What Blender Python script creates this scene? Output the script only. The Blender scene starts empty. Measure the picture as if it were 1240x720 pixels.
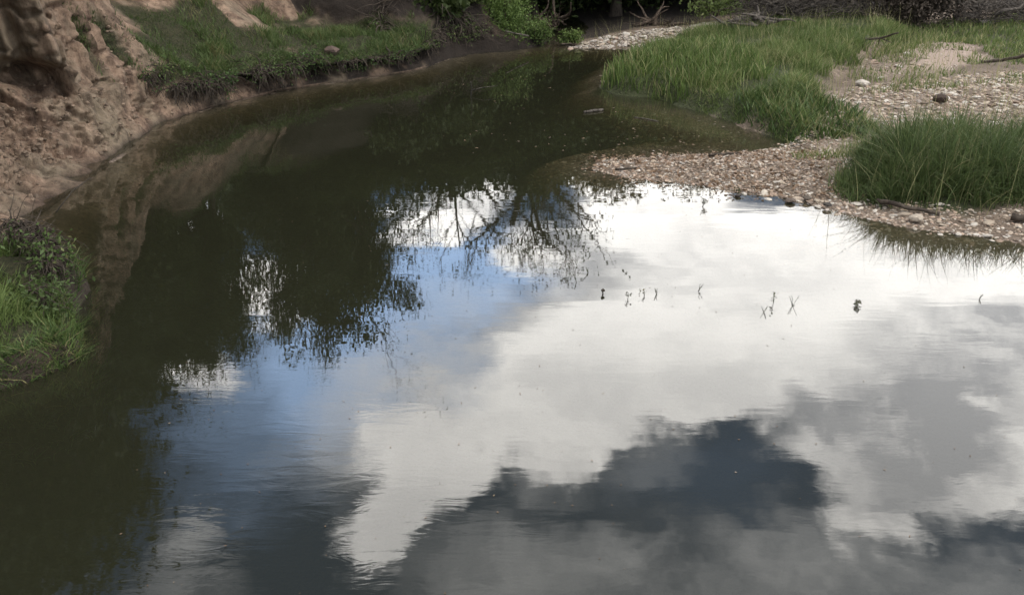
import bpy, math, random
import numpy as np
from mathutils import Vector
rng = np.random.default_rng(7)
random.seed(7)
D = bpy.data; S = bpy.context.scene; COL = S.collection
R = math.radians

# ------------------------------------------------------------------ camera
CAM_H = 3.0; FPX = 1074.0; PITCH = R(25)
cam = D.cameras.new('camera'); co = D.objects.new('camera', cam); COL.objects.link(co)
co.location = (0, 0, CAM_H); co.rotation_euler = (R(90) - PITCH, 0, 0)
cam.sensor_fit = 'HORIZONTAL'; cam.sensor_width = 36; cam.lens = 36 * FPX / 1240
cam.clip_start = 0.05; cam.clip_end = 3000
S.camera = co

def ray(px, py):
    x = (px - 620) / FPX; y = (360 - py) / FPX
    return (x, math.cos(PITCH) + y * math.sin(PITCH), -math.sin(PITCH) + y * math.cos(PITCH))
def U(px, py, z=0.0):
    "point of the photograph -> point on the level z"
    d = ray(px, py); t = (z - CAM_H) / d[2]
    return (d[0] * t, d[1] * t)

# ------------------------------------------------------------------ nodes helper
class NT:
    def __init__(s, tree): s.t = tree; s.n = tree.nodes; s.l = tree.links
    def N(s, typ, ins=None, **kw):
        n = s.n.new(typ)
        for k, v in kw.items(): setattr(n, k, v)
        for k, v in (ins or {}).items():
            if isinstance(v, bpy.types.NodeSocket): s.l.new(v, n.inputs[k])
            else: n.inputs[k].default_value = v
        return n
    def M(s, op, a, b=0.0, c=None, clamp=False):
        n = s.N('ShaderNodeMath', {0: a, 1: b}, operation=op, use_clamp=clamp)
        if c is not None:
            if isinstance(c, bpy.types.NodeSocket): s.l.new(c, n.inputs[2])
            else: n.inputs[2].default_value = c
        return n.outputs[0]
    def mix(s, f, a, b):
        n = s.n.new('ShaderNodeMix'); n.data_type = 'RGBA'
        for sock, v in ((n.inputs[0], f), (n.inputs[6], a), (n.inputs[7], b)):
            if isinstance(v, bpy.types.NodeSocket): s.l.new(v, sock)
            else: sock.default_value = v if not isinstance(v, tuple) or len(v) == 4 else (*v, 1)
        return n.outputs[2]
    def sstep(s, x, lo, hi):
        n = s.N('ShaderNodeMapRange', {0: x, 1: lo, 2: hi}, interpolation_type='SMOOTHSTEP')
        return n.outputs[0]
    def noise(s, vec, scale, detail=4, rough=.55, dim='3D', dist=0.0):
        return s.N('ShaderNodeTexNoise', {'Vector': vec, 'Scale': scale, 'Detail': detail, 'Roughness': rough, 'Distortion': dist}, noise_dimensions=dim)

# ------------------------------------------------------------------ world: Nishita sky + clouds by direction
SUN_EL = R(58); SUN_AZ = R(100)           # azimuth clockwise from +Y
W = D.worlds.new('World'); S.world = W; W.use_nodes = True
nt = NT(W.node_tree); nt.n.clear()
sky = nt.N('ShaderNodeTexSky'); sky.sky_type = 'NISHITA'; sky.sun_disc = False
sky.sun_elevation = SUN_EL; sky.sun_rotation = SUN_AZ; sky.dust_density = 0.6; sky.ozone_density = 1.5
tc = nt.N('ShaderNodeTexCoord')
sep = nt.N('ShaderNodeSeparateXYZ', {0: tc.outputs['Generated']})
zc = nt.M('MAXIMUM', sep.outputs[2], 0.06)
u = nt.M('DIVIDE', sep.outputs[0], zc); v = nt.M('DIVIDE', sep.outputs[1], zc)
uv = nt.N('ShaderNodeCombineXYZ', {0: u, 1: v, 2: 0.0}).outputs[0]
wn = nt.noise(uv, 3.2, 5, .6)
wv = nt.N('ShaderNodeVectorMath', {0: wn.outputs['Color'], 1: (.5, .5, .5)}, operation='SUBTRACT').outputs[0]
wv = nt.N('ShaderNodeVectorMath', {0: wv, 'Scale': 0.26}, operation='SCALE').outputs[0]
wn2 = nt.noise(uv, 11, 5, .62)
wv2 = nt.N('ShaderNodeVectorMath', {0: wn2.outputs['Color'], 1: (.5, .5, .5)}, operation='SUBTRACT').outputs[0]
wv2 = nt.N('ShaderNodeVectorMath', {0: wv2, 'Scale': 0.10}, operation='SCALE').outputs[0]
pu = nt.N('ShaderNodeVectorMath', {0: uv, 1: wv}, operation='ADD').outputs[0]
pu = nt.N('ShaderNodeVectorMath', {0: pu, 1: wv2}, operation='ADD').outputs[0]
pu = nt.N('ShaderNodeVectorMath', {0: pu, 1: (0, 0, 1)}, operation='ADD').outputs[0]

def uvp(px, py):
    x, y = U(px, py); return np.array([x / CAM_H, y / CAM_H])
def blob(px, py, rx, ry, rot=0):
    "soft ellipse fixed to the sky: where the water shows it, with its size there"
    c = uvp(px, py); a = R(rot)
    e1 = uvp(px + rx * math.cos(a), py + rx * math.sin(a)) - c
    e2 = uvp(px - ry * math.sin(a), py + ry * math.cos(a)) - c
    Mi = np.linalg.inv(np.array([e1, e2]).T); k = -Mi @ c
    q = [nt.N('ShaderNodeVectorMath', {0: pu, 1: (float(Mi[i][0]), float(Mi[i][1]), float(k[i]))}, operation='DOT_PRODUCT').outputs['Value'] for i in (0, 1)]
    cv = nt.N('ShaderNodeCombineXYZ', {0: q[0], 1: q[1], 2: 0.0}).outputs[0]
    ln = nt.N('ShaderNodeVectorMath', {0: cv}, operation='LENGTH').outputs['Value']
    return nt.N('ShaderNodeMapRange', {0: ln, 1: 1.25, 2: 0.35, 3: 0.0, 4: 1.0}, interpolation_type='SMOOTHSTEP').outputs[0]
def layer(lst):
    acc = None
    for b in lst:
        g = blob(*b[:5]); a = b[5] if len(b) > 5 else 1.0
        acc = nt.M('MULTIPLY', g, a) if acc is None else nt.M('MULTIPLY_ADD', g, a, acc)
    return acc
# outside the part of the sky the creek shows: broken cloud of the same kind
gen = nt.noise(uv, 0.9, 6, .6).outputs['Fac']
gen = nt.sstep(gen, .50, .60)
infr = layer([(600, 480, 900, 420, 0)])
gen = nt.M('MULTIPLY', gen, nt.M('SUBTRACT', 1.0, infr, clamp=True))
white = layer([
    (900, 330, 230, 150, 0), (790, 262, 110, 70, 0), (1120, 300, 220, 110, 0), (1230, 385, 120, 60, 0),
    (720, 440, 150, 95, 0), (880, 430, 180, 75, 0), (1120, 470, 220, 120, 0),
    (600, 500, 110, 85, -25), (520, 575, 95, 65, -40), (468, 640, 62, 50, -60), (455, 672, 45, 22, 0),
    (690, 540, 85, 38, -20), (1010, 545, 90, 50, 20), (1180, 560, 120, 60, 0), (1052, 620, 46, 55, 0),
    (555, 250, 88, 40, -20), (470, 520, 70, 60, 0, .55), (330, 345, 60, 40, 0), (235, 455, 50, 40, 0), (640, 300, 60, 40, 0, .5)])
white = nt.M('ADD', white, gen)
en = nt.noise(uv, 2.3, 3, .5).outputs['Fac']
hi_ = nt.N('ShaderNodeMapRange', {0: en, 1: .36, 2: .60, 3: .40, 4: 1.5}).outputs[0]
alpha = nt.sstep(white, .04, hi_)
haze = layer([(600, 420, 150, 100, 0, .8), (470, 500, 110, 110, 0, .8), (250, 640, 60, 26, 0, .6), (370, 560, 70, 60, 0, .18),
              (860, 690, 280, 90, 0, .34), (700, 700, 220, 80, 0, .28), (1150, 700, 220, 80, 0, .45), (560, 690, 120, 60, 0, .2), (940, 640, 70, 50, 0, .2), (780, 560, 80, 50, -20, .22), (240, 700, 80, 40, 0, .35),
              (720, 350, 90, 60, 0, .45), (650, 600, 60, 30, -20, .35)])
gn = nt.noise(pu, 4.5, 5, .6).outputs['Fac']
haze = nt.M('MULTIPLY', haze, nt.sstep(gn, .15, .75), clamp=True)
grey = layer([(1090, 520, 150, 95, 10, 1.0), (1190, 420, 190, 60, 0, .85), (1060, 610, 46, 46, 0, .55), (980, 500, 60, 42, 0, .5),
              (660, 570, 50, 26, -20, .45), (1200, 500, 110, 70, 0, .6), (590, 610, 30, 20, 0, .6), (590, 380, 90, 40, 0, .2), (1000, 330, 200, 60, 0, .15), (900, 285, 260, 75, 0, .28)])
gn2 = nt.noise(pu, 7, 6, .62).outputs['Fac']
gn3 = nt.noise(pu, 2.6, 5, .58).outputs['Fac']
grey = nt.M('MULTIPLY', grey, nt.sstep(gn2, .12, .62), clamp=True)
grey = nt.M('MULTIPLY_ADD', nt.sstep(gn3, .42, .70), .38, grey, clamp=True)
CW = 5.8
white_col = (CW, CW * .97, CW * .93, 1); grey_col = (CW * .40, CW * .40, CW * .41, 1)
cloud = nt.mix(grey, white_col, grey_col)
SKY_STR = 0.12
skyc = nt.N('ShaderNodeVectorMath', {0: sky.outputs[0], 'Scale': SKY_STR}, operation='SCALE').outputs[0]
pale = layer([(470, 420, 170, 130, 0, .8), (560, 330, 130, 60, 0, 1.1), (380, 400, 120, 120, 0, .5), (300, 520, 110, 110, 0, .35), (850, 570, 120, 60, 0, .06)])
skyb = nt.mix(nt.M('MINIMUM', pale, 1.0), skyc, (1.7, 2.45, 3.7, 1))
c1 = nt.mix(haze, skyb, (CW * .62, CW * .61, CW * .60, 1))
c2 = nt.mix(alpha, c1, cloud)
c2 = nt.mix(nt.sstep(sep.outputs[2], .13, .05), c2, (2.2, 2.3, 2.4, 1))
bg = nt.N('ShaderNodeBackground', {'Color': c2, 'Strength': 1.0})
out = nt.N('ShaderNodeOutputWorld', {0: bg.outputs[0]})
W.cycles.sampling_method = 'MANUAL'; W.cycles.sample_map_resolution = 512

sl = D.lights.new('sun', 'SUN'); sl.energy = 1.5; sl.angle = R(10); sl.color = (1, .96, .9)
so = D.objects.new('sun', sl); COL.objects.link(so)
sd = Vector((math.sin(SUN_AZ) * math.cos(SUN_EL), math.cos(SUN_AZ) * math.cos(SUN_EL), math.sin(SUN_EL)))
so.rotation_euler = sd.to_track_quat('Z', 'Y').to_euler(); so.location = (20, 20, 30)

vs = S.view_settings; vs.view_transform = 'Standard'; vs.look = 'None'; vs.exposure = 0.17; vs.gamma = 1
S.render.engine = 'CYCLES'; cy = S.cycles
cy.use_denoising = True; cy.max_bounces = 7; cy.diffuse_bounces = 2; cy.glossy_bounces = 3; cy.transparent_max_bounces = 10
cy.transmission_bounces = 3; cy.volume_bounces = 0; cy.sample_clamp_indirect = 6; cy.caustics_reflective = False; cy.caustics_refractive = False

# ------------------------------------------------------------------ numpy noise
def _h(ix, iy, iz, seed):
    n = (ix * 374761393 + iy * 668265263 + iz * 2147483647 + seed * 144665) & 0xffffffff
    n = ((n ^ (n >> 13)) * 1274126177) & 0xffffffff
    return ((n ^ (n >> 16)) & 0xffffff) / float(0xffffff)
def vnoise(x, y, z=0.0, seed=0):
    x, y, z = np.broadcast_arrays(np.asarray(x, float), np.asarray(y, float), np.asarray(z, float))
    xi = np.floor(x).astype(np.int64); yi = np.floor(y).astype(np.int64); zi = np.floor(z).astype(np.int64)
    fx = x - xi; fy = y - yi; fz = z - zi
    fx = fx * fx * (3 - 2 * fx); fy = fy * fy * (3 - 2 * fy); fz = fz * fz * (3 - 2 * fz)
    r = 0
    for dx in (0, 1):
        for dy in (0, 1):
            for dz in (0, 1):
                w = (fx if dx else 1 - fx) * (fy if dy else 1 - fy) * (fz if dz else 1 - fz)
                r = r + w * _h(xi + dx, yi + dy, zi + dz, seed)
    return r
def fbm(x, y, z=0.0, o=4, seed=0, g=.5):
    a = 1; s = 0; t = 0; f = 1
    for i in range(o):
        s = s + a * vnoise(np.asarray(x) * f, np.asarray(y) * f, np.asarray(z) * f, seed + i * 17); t += a; a *= g; f *= 2.03
    return s / t
def smooth(x, a, b):
    t = np.clip((x - a) / (b - a), 0, 1); return t * t * (3 - 2 * t)
def seg_dist(X, Y, P, closed=False):
    P = np.asarray(P, float); d = np.full(X.shape, 1e9)
    n = len(P); rngi = range(n if closed else n - 1)
    for i in rngi:
        a = P[i]; b = P[(i + 1) % n]; e = b - a; L = e @ e
        t = np.clip(((X - a[0]) * e[0] + (Y - a[1]) * e[1]) / L, 0, 1)
        d = np.minimum(d, np.hypot(X - a[0] - t * e[0], Y - a[1] - t * e[1]))
    return d
def inside(X, Y, P):
    r = np.zeros(X.shape, bool); n = len(P); j = n - 1
    for i in range(n):
        xi, yi = P[i]; xj, yj = P[j]
        c = ((yi > Y) != (yj > Y)) & (X < (xj - xi) * (Y - yi) / ((yj - yi) or 1e-9) + xi)
        r ^= c; j = i
    return r
def sdist(X, Y, P):
    "positive inside"
    d = seg_dist(X, Y, P, True); return np.where(inside(X, Y, P), d, -d)
def chaikin(P, n=2):
    P = [np.array(p, float) for p in P]
    for _ in range(n):
        Q = [P[0]]
        for a, b in zip(P[:-1], P[1:]): Q += [a * .75 + b * .25, a * .25 + b * .75]
        Q.append(P[-1]); P = Q
    return np.array(P)

# ------------------------------------------------------------------ mesh helpers
def mk(name, V, F, mat, parent=None, smoothf=True, attrs=None, loc=None):
    V = np.asarray(V, np.float32).reshape(-1, 3); me = D.meshes.new(name)
    if isinstance(F, np.ndarray) and F.ndim == 2:
        k = F.shape[1]; me.vertices.add(len(V)); me.vertices.foreach_set('co', V.ravel())
        me.loops.add(F.size); me.loops.foreach_set('vertex_index', F.astype(np.int32).ravel())
        me.polygons.add(len(F)); me.polygons.foreach_set('loop_start', np.arange(0, F.size, k, dtype=np.int32))
        me.polygons.foreach_set('loop_total', np.full(len(F), k, np.int32)); me.update(calc_edges=True)
    else: me.from_pydata(V.tolist(), [], [list(f) for f in F]); me.update()
    me.polygons.foreach_set('use_smooth', np.full(len(me.polygons), smoothf))
    for an, av in (attrs or {}).items():
        av = np.asarray(av, np.float32)
        if av.ndim == 1: a = me.attributes.new(an, 'FLOAT', 'POINT'); a.data.foreach_set('value', av)
        else:
            a = me.attributes.new(an, 'FLOAT_COLOR', 'POINT'); a.data.foreach_set('color', np.c_[av, np.ones(len(av))].astype(np.float32).ravel())
    me.materials.append(mat)
    o = D.objects.new(name, me); COL.objects.link(o)
    if parent: o.parent = parent
    if loc is not None: o.location = loc
    return o
def tag(o, label=None, cat=None, group=None, kind=None):
    for k, val in (('label', label), ('category', cat), ('group', group), ('kind', kind)):
        if val: o[k] = val
    return o
def empty(name, loc=(0, 0, 0), rz=0, label=None, cat=None, group=None):
    o = D.objects.new(name, None); COL.objects.link(o); o.location = loc; o.rotation_euler = (0, 0, rz); o.empty_display_size = .1
    return tag(o, label, cat, group)
def copy_tree(o, parent=None):
    c = o.copy(); COL.objects.link(c); c.parent = parent
    for ch in list(o.children): copy_tree(ch, c)
    return c
class MB:
    def __init__(s): s.V = []; s.F = []; s.n = 0; s.A = []
    def add(s, V, F, a=None):
        V = np.asarray(V, float).reshape(-1, 3); s.V.append(V); s.F.append(np.asarray(F, int) + s.n); s.n += len(V)
        if a is not None: s.A.append(np.tile(np.asarray(a, float), (len(V), 1)) if np.ndim(a) == 1 else np.asarray(a))
    def tube(s, P, Rd, k=6, cap=True):
        P = np.asarray(P, float); n = len(P); Rd = np.broadcast_to(Rd, (n,)) if np.ndim(Rd) else np.full(n, Rd)
        T = np.gradient(P, axis=0); T /= np.linalg.norm(T, axis=1)[:, None] + 1e-9
        ref = np.array([0, 0, 1.]) if abs(T[0][2]) < .8 else np.array([1., 0, 0])
        A = np.cross(T, ref); A /= np.linalg.norm(A, axis=1)[:, None] + 1e-9; B = np.cross(T, A)
        th = np.arange(k) * 2 * math.pi / k
        V = P[:, None] + Rd[:, None, None] * (np.cos(th)[None, :, None] * A[:, None] + np.sin(th)[None, :, None] * B[:, None])
        i, j = np.meshgrid(np.arange(n - 1), np.arange(k), indexing='ij'); j2 = (j + 1) % k
        F = np.stack([i * k + j, i * k + j2, (i + 1) * k + j2, (i + 1) * k + j], -1).reshape(-1, 4)
        V = V.reshape(-1, 3)
        if cap and k >= 4:
            V = np.vstack([V, P[0], P[-1]]); c0 = n * k; c1 = c0 + 1; jj = np.arange(k)
            F = np.vstack([F, np.stack([np.full(k, c0), (jj + 1) % k, jj, jj], -1), np.stack([np.full(k, c1), (n - 1) * k + jj, (n - 1) * k + (jj + 1) % k, (n - 1) * k + (jj + 1) % k], -1)])
        s.add(V, F)
    def build(s, name, mat, parent=None, attr=None, smoothf=True):
        V = np.vstack(s.V); F = np.vstack(s.F)
        if F.shape[1] == 4 and (F[:, 2] == F[:, 3]).any():
            F = [tuple(f[:3]) if f[2] == f[3] else tuple(f) for f in F.tolist()]
        return mk(name, V, F, mat, parent, smoothf, {attr: np.vstack(s.A)} if attr else None)

# ------------------------------------------------------------------ materials
def mat(name):
    m = D.materials.new(name); m.use_nodes = True; n = NT(m.node_tree); n.n.clear(); o = n.N('ShaderNodeOutputMaterial'); return m, n, o
def princ(n, o, col, rough=.8, bump=None, spec=.3):
    p = n.N('ShaderNodeBsdfPrincipled', {'Base Color': col if isinstance(col, bpy.types.NodeSocket) else (*col, 1), 'Roughness': rough, 'Specular IOR Level': spec})
    if bump is not None: n.l.new(bump, p.inputs['Normal'])
    n.l.new(p.outputs[0], o.inputs[0]); return p
def bumpn(n, h, st, dist=.02):
    return n.N('ShaderNodeBump', {'Strength': st, 'Distance': dist, 'Height': h}).outputs[0]
def objco(n): return n.N('ShaderNodeTexCoord').outputs['Object']
def attr(n, name): return n.N('ShaderNodeAttribute', attribute_name=name)

def ground_mat():
    m, n, o = mat('ground_soil'); c = objco(n)
    a = attr(n, 'zone'); sp = n.N('ShaderNodeSeparateColor', {0: a.outputs['Color']})  # r grass, g sand, b deep bed
    f1 = n.noise(c, 1.7, 5, .6).outputs['Fac']; f2 = n.noise(c, 22, 6, .65).outputs['Fac']; f3 = n.noise(c, 75, 3, .6).outputs['Fac']
    vo = n.N('ShaderNodeTexVoronoi', {'Vector': c, 'Scale': 26.0}); vd = vo.outputs['Distance']
    peb = n.mix(n.N('ShaderNodeSeparateColor', {0: vo.outputs['Color']}).outputs[0], (.10, .075, .055), (.30, .235, .18))
    soil = n.mix(f2, (.060, .045, .032), (.20, .150, .108))
    base = n.mix(n.sstep(f1, .35, .6), peb, soil)
    gr = n.mix(f2, (.020, .030, .010), (.060, .062, .028))
    sand = n.mix(f2, (.20, .145, .11), (.44, .35, .285))
    bed = n.mix(f1, (.045, .040, .024), (.085, .07, .040))
    q = n.mix(sp.outputs[0], base, gr); q = n.mix(sp.outputs[1], q, sand); q = n.mix(sp.outputs[2], q, bed); q = n.mix(attr(n, 'humus_shade').outputs['Fac'], q, n.mix(f2, (.012, .010, .008), (.045, .034, .024)))
    h = n.M('ADD', n.M('MULTIPLY', vd, -.8), n.M('MULTIPLY_ADD', f3, .5, n.M('MULTIPLY', f2, 1.2)))
    princ(n, o, q, .9, bumpn(n, h, .8, .025)); return m
def clay_mat():
    m, n, o = mat('eroded_clay'); c = objco(n)
    a = attr(n, 'zone'); sp = n.N('ShaderNodeSeparateColor', {0: a.outputs['Color']})  # r grass, g dark: wet clay, roots, leaf mould, and shade painted on the steep bank
    mp = n.N('ShaderNodeMapping', {'Vector': c, 'Scale': (1, 1, .7)}).outputs[0]
    f1 = n.noise(c, 1.3, 5, .6).outputs['Fac']; f2 = n.noise(mp, 6, 7, .68).outputs['Fac']; f3 = n.noise(c, 34, 5, .7).outputs['Fac']
    cl = n.mix(n.sstep(f2, .32, .68), (.095, .060, .042), (.31, .215, .150))
    cl = n.mix(n.sstep(f1, .42, .66), cl, n.mix(f2, (.095, .075, .050), (.30, .235, .165)))
    cl = n.mix(n.sstep(f3, .56, .74), cl, (.045, .030, .022))
    gr = n.mix(n.sstep(f3, .3, .7), (.012, .016, .007), n.mix(f2, (.030, .036, .014), (.085, .068, .040)))
    q = n.mix(sp.outputs[0], cl, gr); stk = n.noise(n.N('ShaderNodeMapping', {'Vector': c, 'Scale': (1, 1, .16)}).outputs[0], 7.5, 4, .6).outputs['Fac']
    q = n.mix(n.M('MULTIPLY', n.sstep(stk, .50, .66), .55), q, (.050, .036, .027)); q = n.mix(n.M('MULTIPLY', n.sstep(stk, .44, .30), .35), q, (.30, .235, .17))
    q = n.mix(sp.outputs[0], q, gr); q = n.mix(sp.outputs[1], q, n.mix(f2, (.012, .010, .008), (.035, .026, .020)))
    h = n.M('MULTIPLY_ADD', f3, .45, f2)
    princ(n, o, q, .92, bumpn(n, h, .95, .05), .2); return m
def col_mat(name, rough=.85, bscale=40, bst=.5, spec=.3, dist=.008):
    m, n, o = mat(name); c = objco(n); a = attr(n, 'col')
    f = n.noise(c, bscale, 5, .65).outputs['Fac']
    q = n.mix(n.sstep(f, .3, .75), n.mix(.45, a.outputs['Color'], (.05, .04, .03)), a.outputs['Color'])
    princ(n, o, q, rough, bumpn(n, f, bst, dist), spec); return m
def bark_mat(name, c1, c2, sc=9):
    m, n, o = mat(name); c = objco(n)
    mp = n.N('ShaderNodeMapping', {'Vector': c, 'Scale': (1, 1, .25)}).outputs[0]
    f = n.noise(mp, sc, 6, .7, dist=.6).outputs['Fac']
    princ(n, o, n.mix(n.sstep(f, .3, .7), c1, c2), .9, bumpn(n, f, .9, .03), .2); return m
def leaf_mat(name, c1, c2, c3, tr=.3, use_attr=True):
    m, n, o = mat(name)
    oi = n.N('ShaderNodeObjectInfo').outputs['Random']
    a = attr(n, 'tone').outputs['Fac']
    q = n.mix(n.sstep(a, 0, .75), c1, c2); q = n.mix(n.sstep(a, .8, 1.0), q, c3)
    q = n.mix(n.M('MULTIPLY', oi, .35), q, n.mix(.5, c1, c3))
    p = n.N('ShaderNodeBsdfPrincipled', {'Base Color': q, 'Roughness': .55, 'Specular IOR Level': .25})
    t = n.N('ShaderNodeBsdfTranslucent', {'Color': q})
    mx = n.N('ShaderNodeMixShader', {0: tr, 1: p.outputs[0], 2: t.outputs[0]}); n.l.new(mx.outputs[0], o.inputs[0]); return m
M_GROUND = ground_mat(); M_CLAY = clay_mat()
M_STONE = col_mat('limestone', .85, 45, .5)
M_BARK = bark_mat('dark_bark', (.030, .023, .018), (.085, .068, .052))
M_DEAD = bark_mat('grey_deadwood', (.036, .030, .025), (.145, .125, .105), 14)
M_ROOT = bark_mat('root_bark', (.035, .026, .020), (.13, .098, .072), 18)
M_LEAF = leaf_mat('tree_leaves', (.022, .035, .010), (.052, .072, .020), (.085, .10, .03))
M_GRASS = leaf_mat('bank_grass', (.045, .085, .018), (.125, .185, .046), (.33, .31, .15), .35)
M_LEDGE = leaf_mat('ledge_grass_green', (.026, .058, .014), (.078, .130, .034), (.20, .18, .08), .3)
M_TALL = leaf_mat('tall_dark_grass', (.028, .056, .016), (.080, .128, .036), (.24, .23, .11), .35)
M_WEED = leaf_mat('water_weed', (.040, .048, .020), (.085, .090, .036), (.16, .14, .06), .2)
M_LITTER = leaf_mat('fallen_leaves', (.10, .062, .036), (.22, .14, .085), (.38, .29, .20), .15)

def water_mat():
    m, n, o = mat('creek_water'); c = objco(n)
    mp = n.N('ShaderNodeMapping', {'Vector': c, 'Scale': (.42, 1.7, 1)}).outputs[0]
    big = n.noise(mp, 1.6, 3, .5).outputs['Fac']
    med = n.noise(mp, 7.0, 3, .55, dist=.8).outputs['Fac']
    fin = n.noise(mp, 26.0, 3, .6, dist=.5).outputs['Fac']
    patch = n.sstep(n.noise(c, .55, 3, .6).outputs['Fac'], .38, .66)
    xyz = n.N('ShaderNodeSeparateXYZ', {0: c})
    # a livelier patch of ripples near the left foreground
    dx = n.M('SUBTRACT', xyz.outputs[0], -1.25); dy = n.M('MULTIPLY', n.M('SUBTRACT', xyz.outputs[1], 3.6), .7)
    rr = n.M('SQRT', n.M('ADD', n.M('MULTIPLY', dx, dx), n.M('MULTIPLY', dy, dy)))
    liv = n.M('SUBTRACT', 1.0, n.sstep(rr, .25, 1.6))
    amt = n.M('ADD', n.M('MULTIPLY_ADD', patch, .75, .08), n.M('MULTIPLY', liv, 1.5))
    h = n.M('MULTIPLY', n.M('ADD', n.M('MULTIPLY', med, .42), n.M('MULTIPLY', fin, .012)), amt)
    h = n.M('ADD', h, n.M('MULTIPLY', big, .9))
    for (rx, ry, fr, am, rad) in ((-.75, 3.35, 62, .045, .55), (-1.45, 3.9, 55, .03, .5), (2.1, 3.75, 60, .03, .4)):
        ax = n.M('SUBTRACT', xyz.outputs[0], rx); ay = n.M('SUBTRACT', xyz.outputs[1], ry)
        r = n.M('SQRT', n.M('ADD', n.M('MULTIPLY', ax, ax), n.M('MULTIPLY', ay, ay)))
        wv_ = n.M('MULTIPLY', n.M('SINE', n.M('MULTIPLY', r, float(fr))), n.M('SUBTRACT', 1.0, n.sstep(r, rad * .3, rad)))
        h = n.M('MULTIPLY_ADD', wv_, am, h)
    b = n.N('ShaderNodeBump', {'Strength': 1.0, 'Distance': .00092, 'Height': h}).outputs[0]
    gl = n.N('ShaderNodeBsdfGlossy', {'Color': (1, 1, 1, 1), 'Roughness': .012, 'Normal': b})
    fr = n.N('ShaderNodeFresnel', {'IOR': 1.6, 'Normal': b}).outputs[0]
    tr = n.N('ShaderNodeBsdfTransparent', {'Color': (.97, .97, .93, 1)})
    di = n.N('ShaderNodeBsdfDiffuse', {'Color': (.045, .046, .026, 1)})
    m1 = n.N('ShaderNodeMixShader', {0: .30, 1: tr.outputs[0], 2: di.outputs[0]})
    m2 = n.N('ShaderNodeMixShader', {0: fr, 1: m1.outputs[0], 2: gl.outputs[0]})
    n.l.new(m2.outputs[0], o.inputs[0])
    va = n.N('ShaderNodeVolumeAbsorption', {'Color': (.50, .46, .26, 1), 'Density': 4.0})
    n.l.new(va.outputs[0], o.inputs[1]); return m
M_WATER = water_mat()

# ------------------------------------------------------------------ shores
LEFT = [(-5.6, -14), (-5.3, 0), (-5.0, 5), (-4.65, 7.4), (-4.8, 8.3), (-4.75, 9.3), (-4.8, 10.6), (-4.9, 11.8), (-4.5, 13.1),
        (-3.8, 14.1), (-3.0, 14.9), (-2.0, 15.6), (-1.5, 16.4), (-1.0, 17.6), (.3, 18.1), (.9, 19.3), (.5, 22), (-2, 25.5), (-10, 29), (-40, 34)]
RIGHT = [(7, -14), (6.4, 3), (5.6, 6.4), (4.69, 7.56), (4.12, 7.81), (3.56, 8.2), (3.24, 8.44), (2.87, 8.9), (2.36, 8.96), (2.08, 9.32), (1.66, 9.53),
         (1.13, 9.72), (.92, 10.11), (1.2, 10.46), (2.13, 10.64), (2.84, 10.64), (3.56, 10.95), (3.36, 11.43), (2.83, 12.57), (2.28, 13.6), (1.62, 13.93),
         (1.35, 14.56), (1.87, 16.37), (2.55, 17.8), (2.3, 18.15), (1.17, 18.35), (.95, 18.6), (1.4, 19.4), (1.9, 21.5), (1.0, 24.5), (-1.5, 28), (-10, 32.5), (-40, 38)]
LP = chaikin(LEFT, 2); RP = chaikin(RIGHT, 1)
left_poly = np.vstack([LP, [(-600, 40), (-600, -14)]])
right_poly = np.vstack([RP, [(-600, 44), (-600, 600), (600, 600), (600, -14)]])
UU = lambda l, z=0: [U(px, py, z) for px, py in l]
G_BANK = UU([(722, 106), (748, 84), (785, 60), (850, 52), (930, 42), (1045, 46), (1095, 62), (1060, 80), (1005, 104), (985, 122), (1000, 150), (975, 172), (925, 158), (862, 137), (800, 118)], .1)
G_FAR = UU([(1040, 46), (1100, 36), (1300, 20), (1350, 60), (1245, 82), (1190, 84), (1180, 56), (1100, 60), (1060, 78)], .3)
G_TUFT = [(3.45, 8.75), (3.9, 8.55), (4.5, 8.35), (5.3, 8.3), (6.3, 8.2), (7.0, 9.0), (6.3, 9.9), (5.2, 10.35), (4.5, 10.3), (3.9, 9.9), (3.5, 9.3)]
SAND = UU([(1092, 62), (1180, 56), (1200, 80), (1150, 97), (1080, 95)], .25)

def gheight(X, Y):
    dl = sdist(X, Y, left_poly); dr = sdist(X, Y, right_poly)
    dr = dr + (fbm(X * 2.2, Y * 2.2, 0, 4, 5) - .5) * .32 * (np.abs(dr) < 2)
    n1 = fbm(X * .7, Y * .7, 0, 4, 3) - .5; n2 = fbm(X * 4, Y * 4, 0, 4, 9) - .5
    w = np.minimum(-dl, -dr)                       # distance from the nearest shore when wet
    shelf = smooth(X, -1.5, 2.5) * smooth(Y, 6.3, 8) * (1 - smooth(Y, 13, 15))
    depth = np.where(w > 0, 1.15 * smooth(w, -.05, 2.3), 0)
    depth_s = .02 + .30 * smooth(w, 0, 2.6) + .3 * smooth(w, 1.8, 3.5)
    z = -(depth * (1 - shelf) + depth_s * shelf) * (w > 0) + (w > 0) * n2 * .05
    dd = np.maximum(dr, 0)
    bank = smooth(sdist(X, Y, G_BANK), -.15, .25)
    zr = .16 * smooth(dd, 0, 1.4) + .20 * smooth(dd, 1.0, 5) + .15 * smooth(dd, 5, 14) + .22 * bank * smooth(dd, 0, .25) + n1 * .12 * smooth(dd, .3, 2) + n2 * .05 * smooth(dd, 0, .4)
    zr += 1.5 * smooth(Y, 23.5, 29) * smooth(dd, .5, 4) + 5 * smooth(np.hypot(X, Y), 40, 160)
    z = np.where(dr > 0, zr, z)
    # under the left bank the sheet stays low, the bank itself covers it, far away it rises to join it
    z = np.where(dl > 0, -1.0 * smooth(dl, -.2, .6) + 2.2 * smooth(dl, 14, 30), z)
    return z
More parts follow.
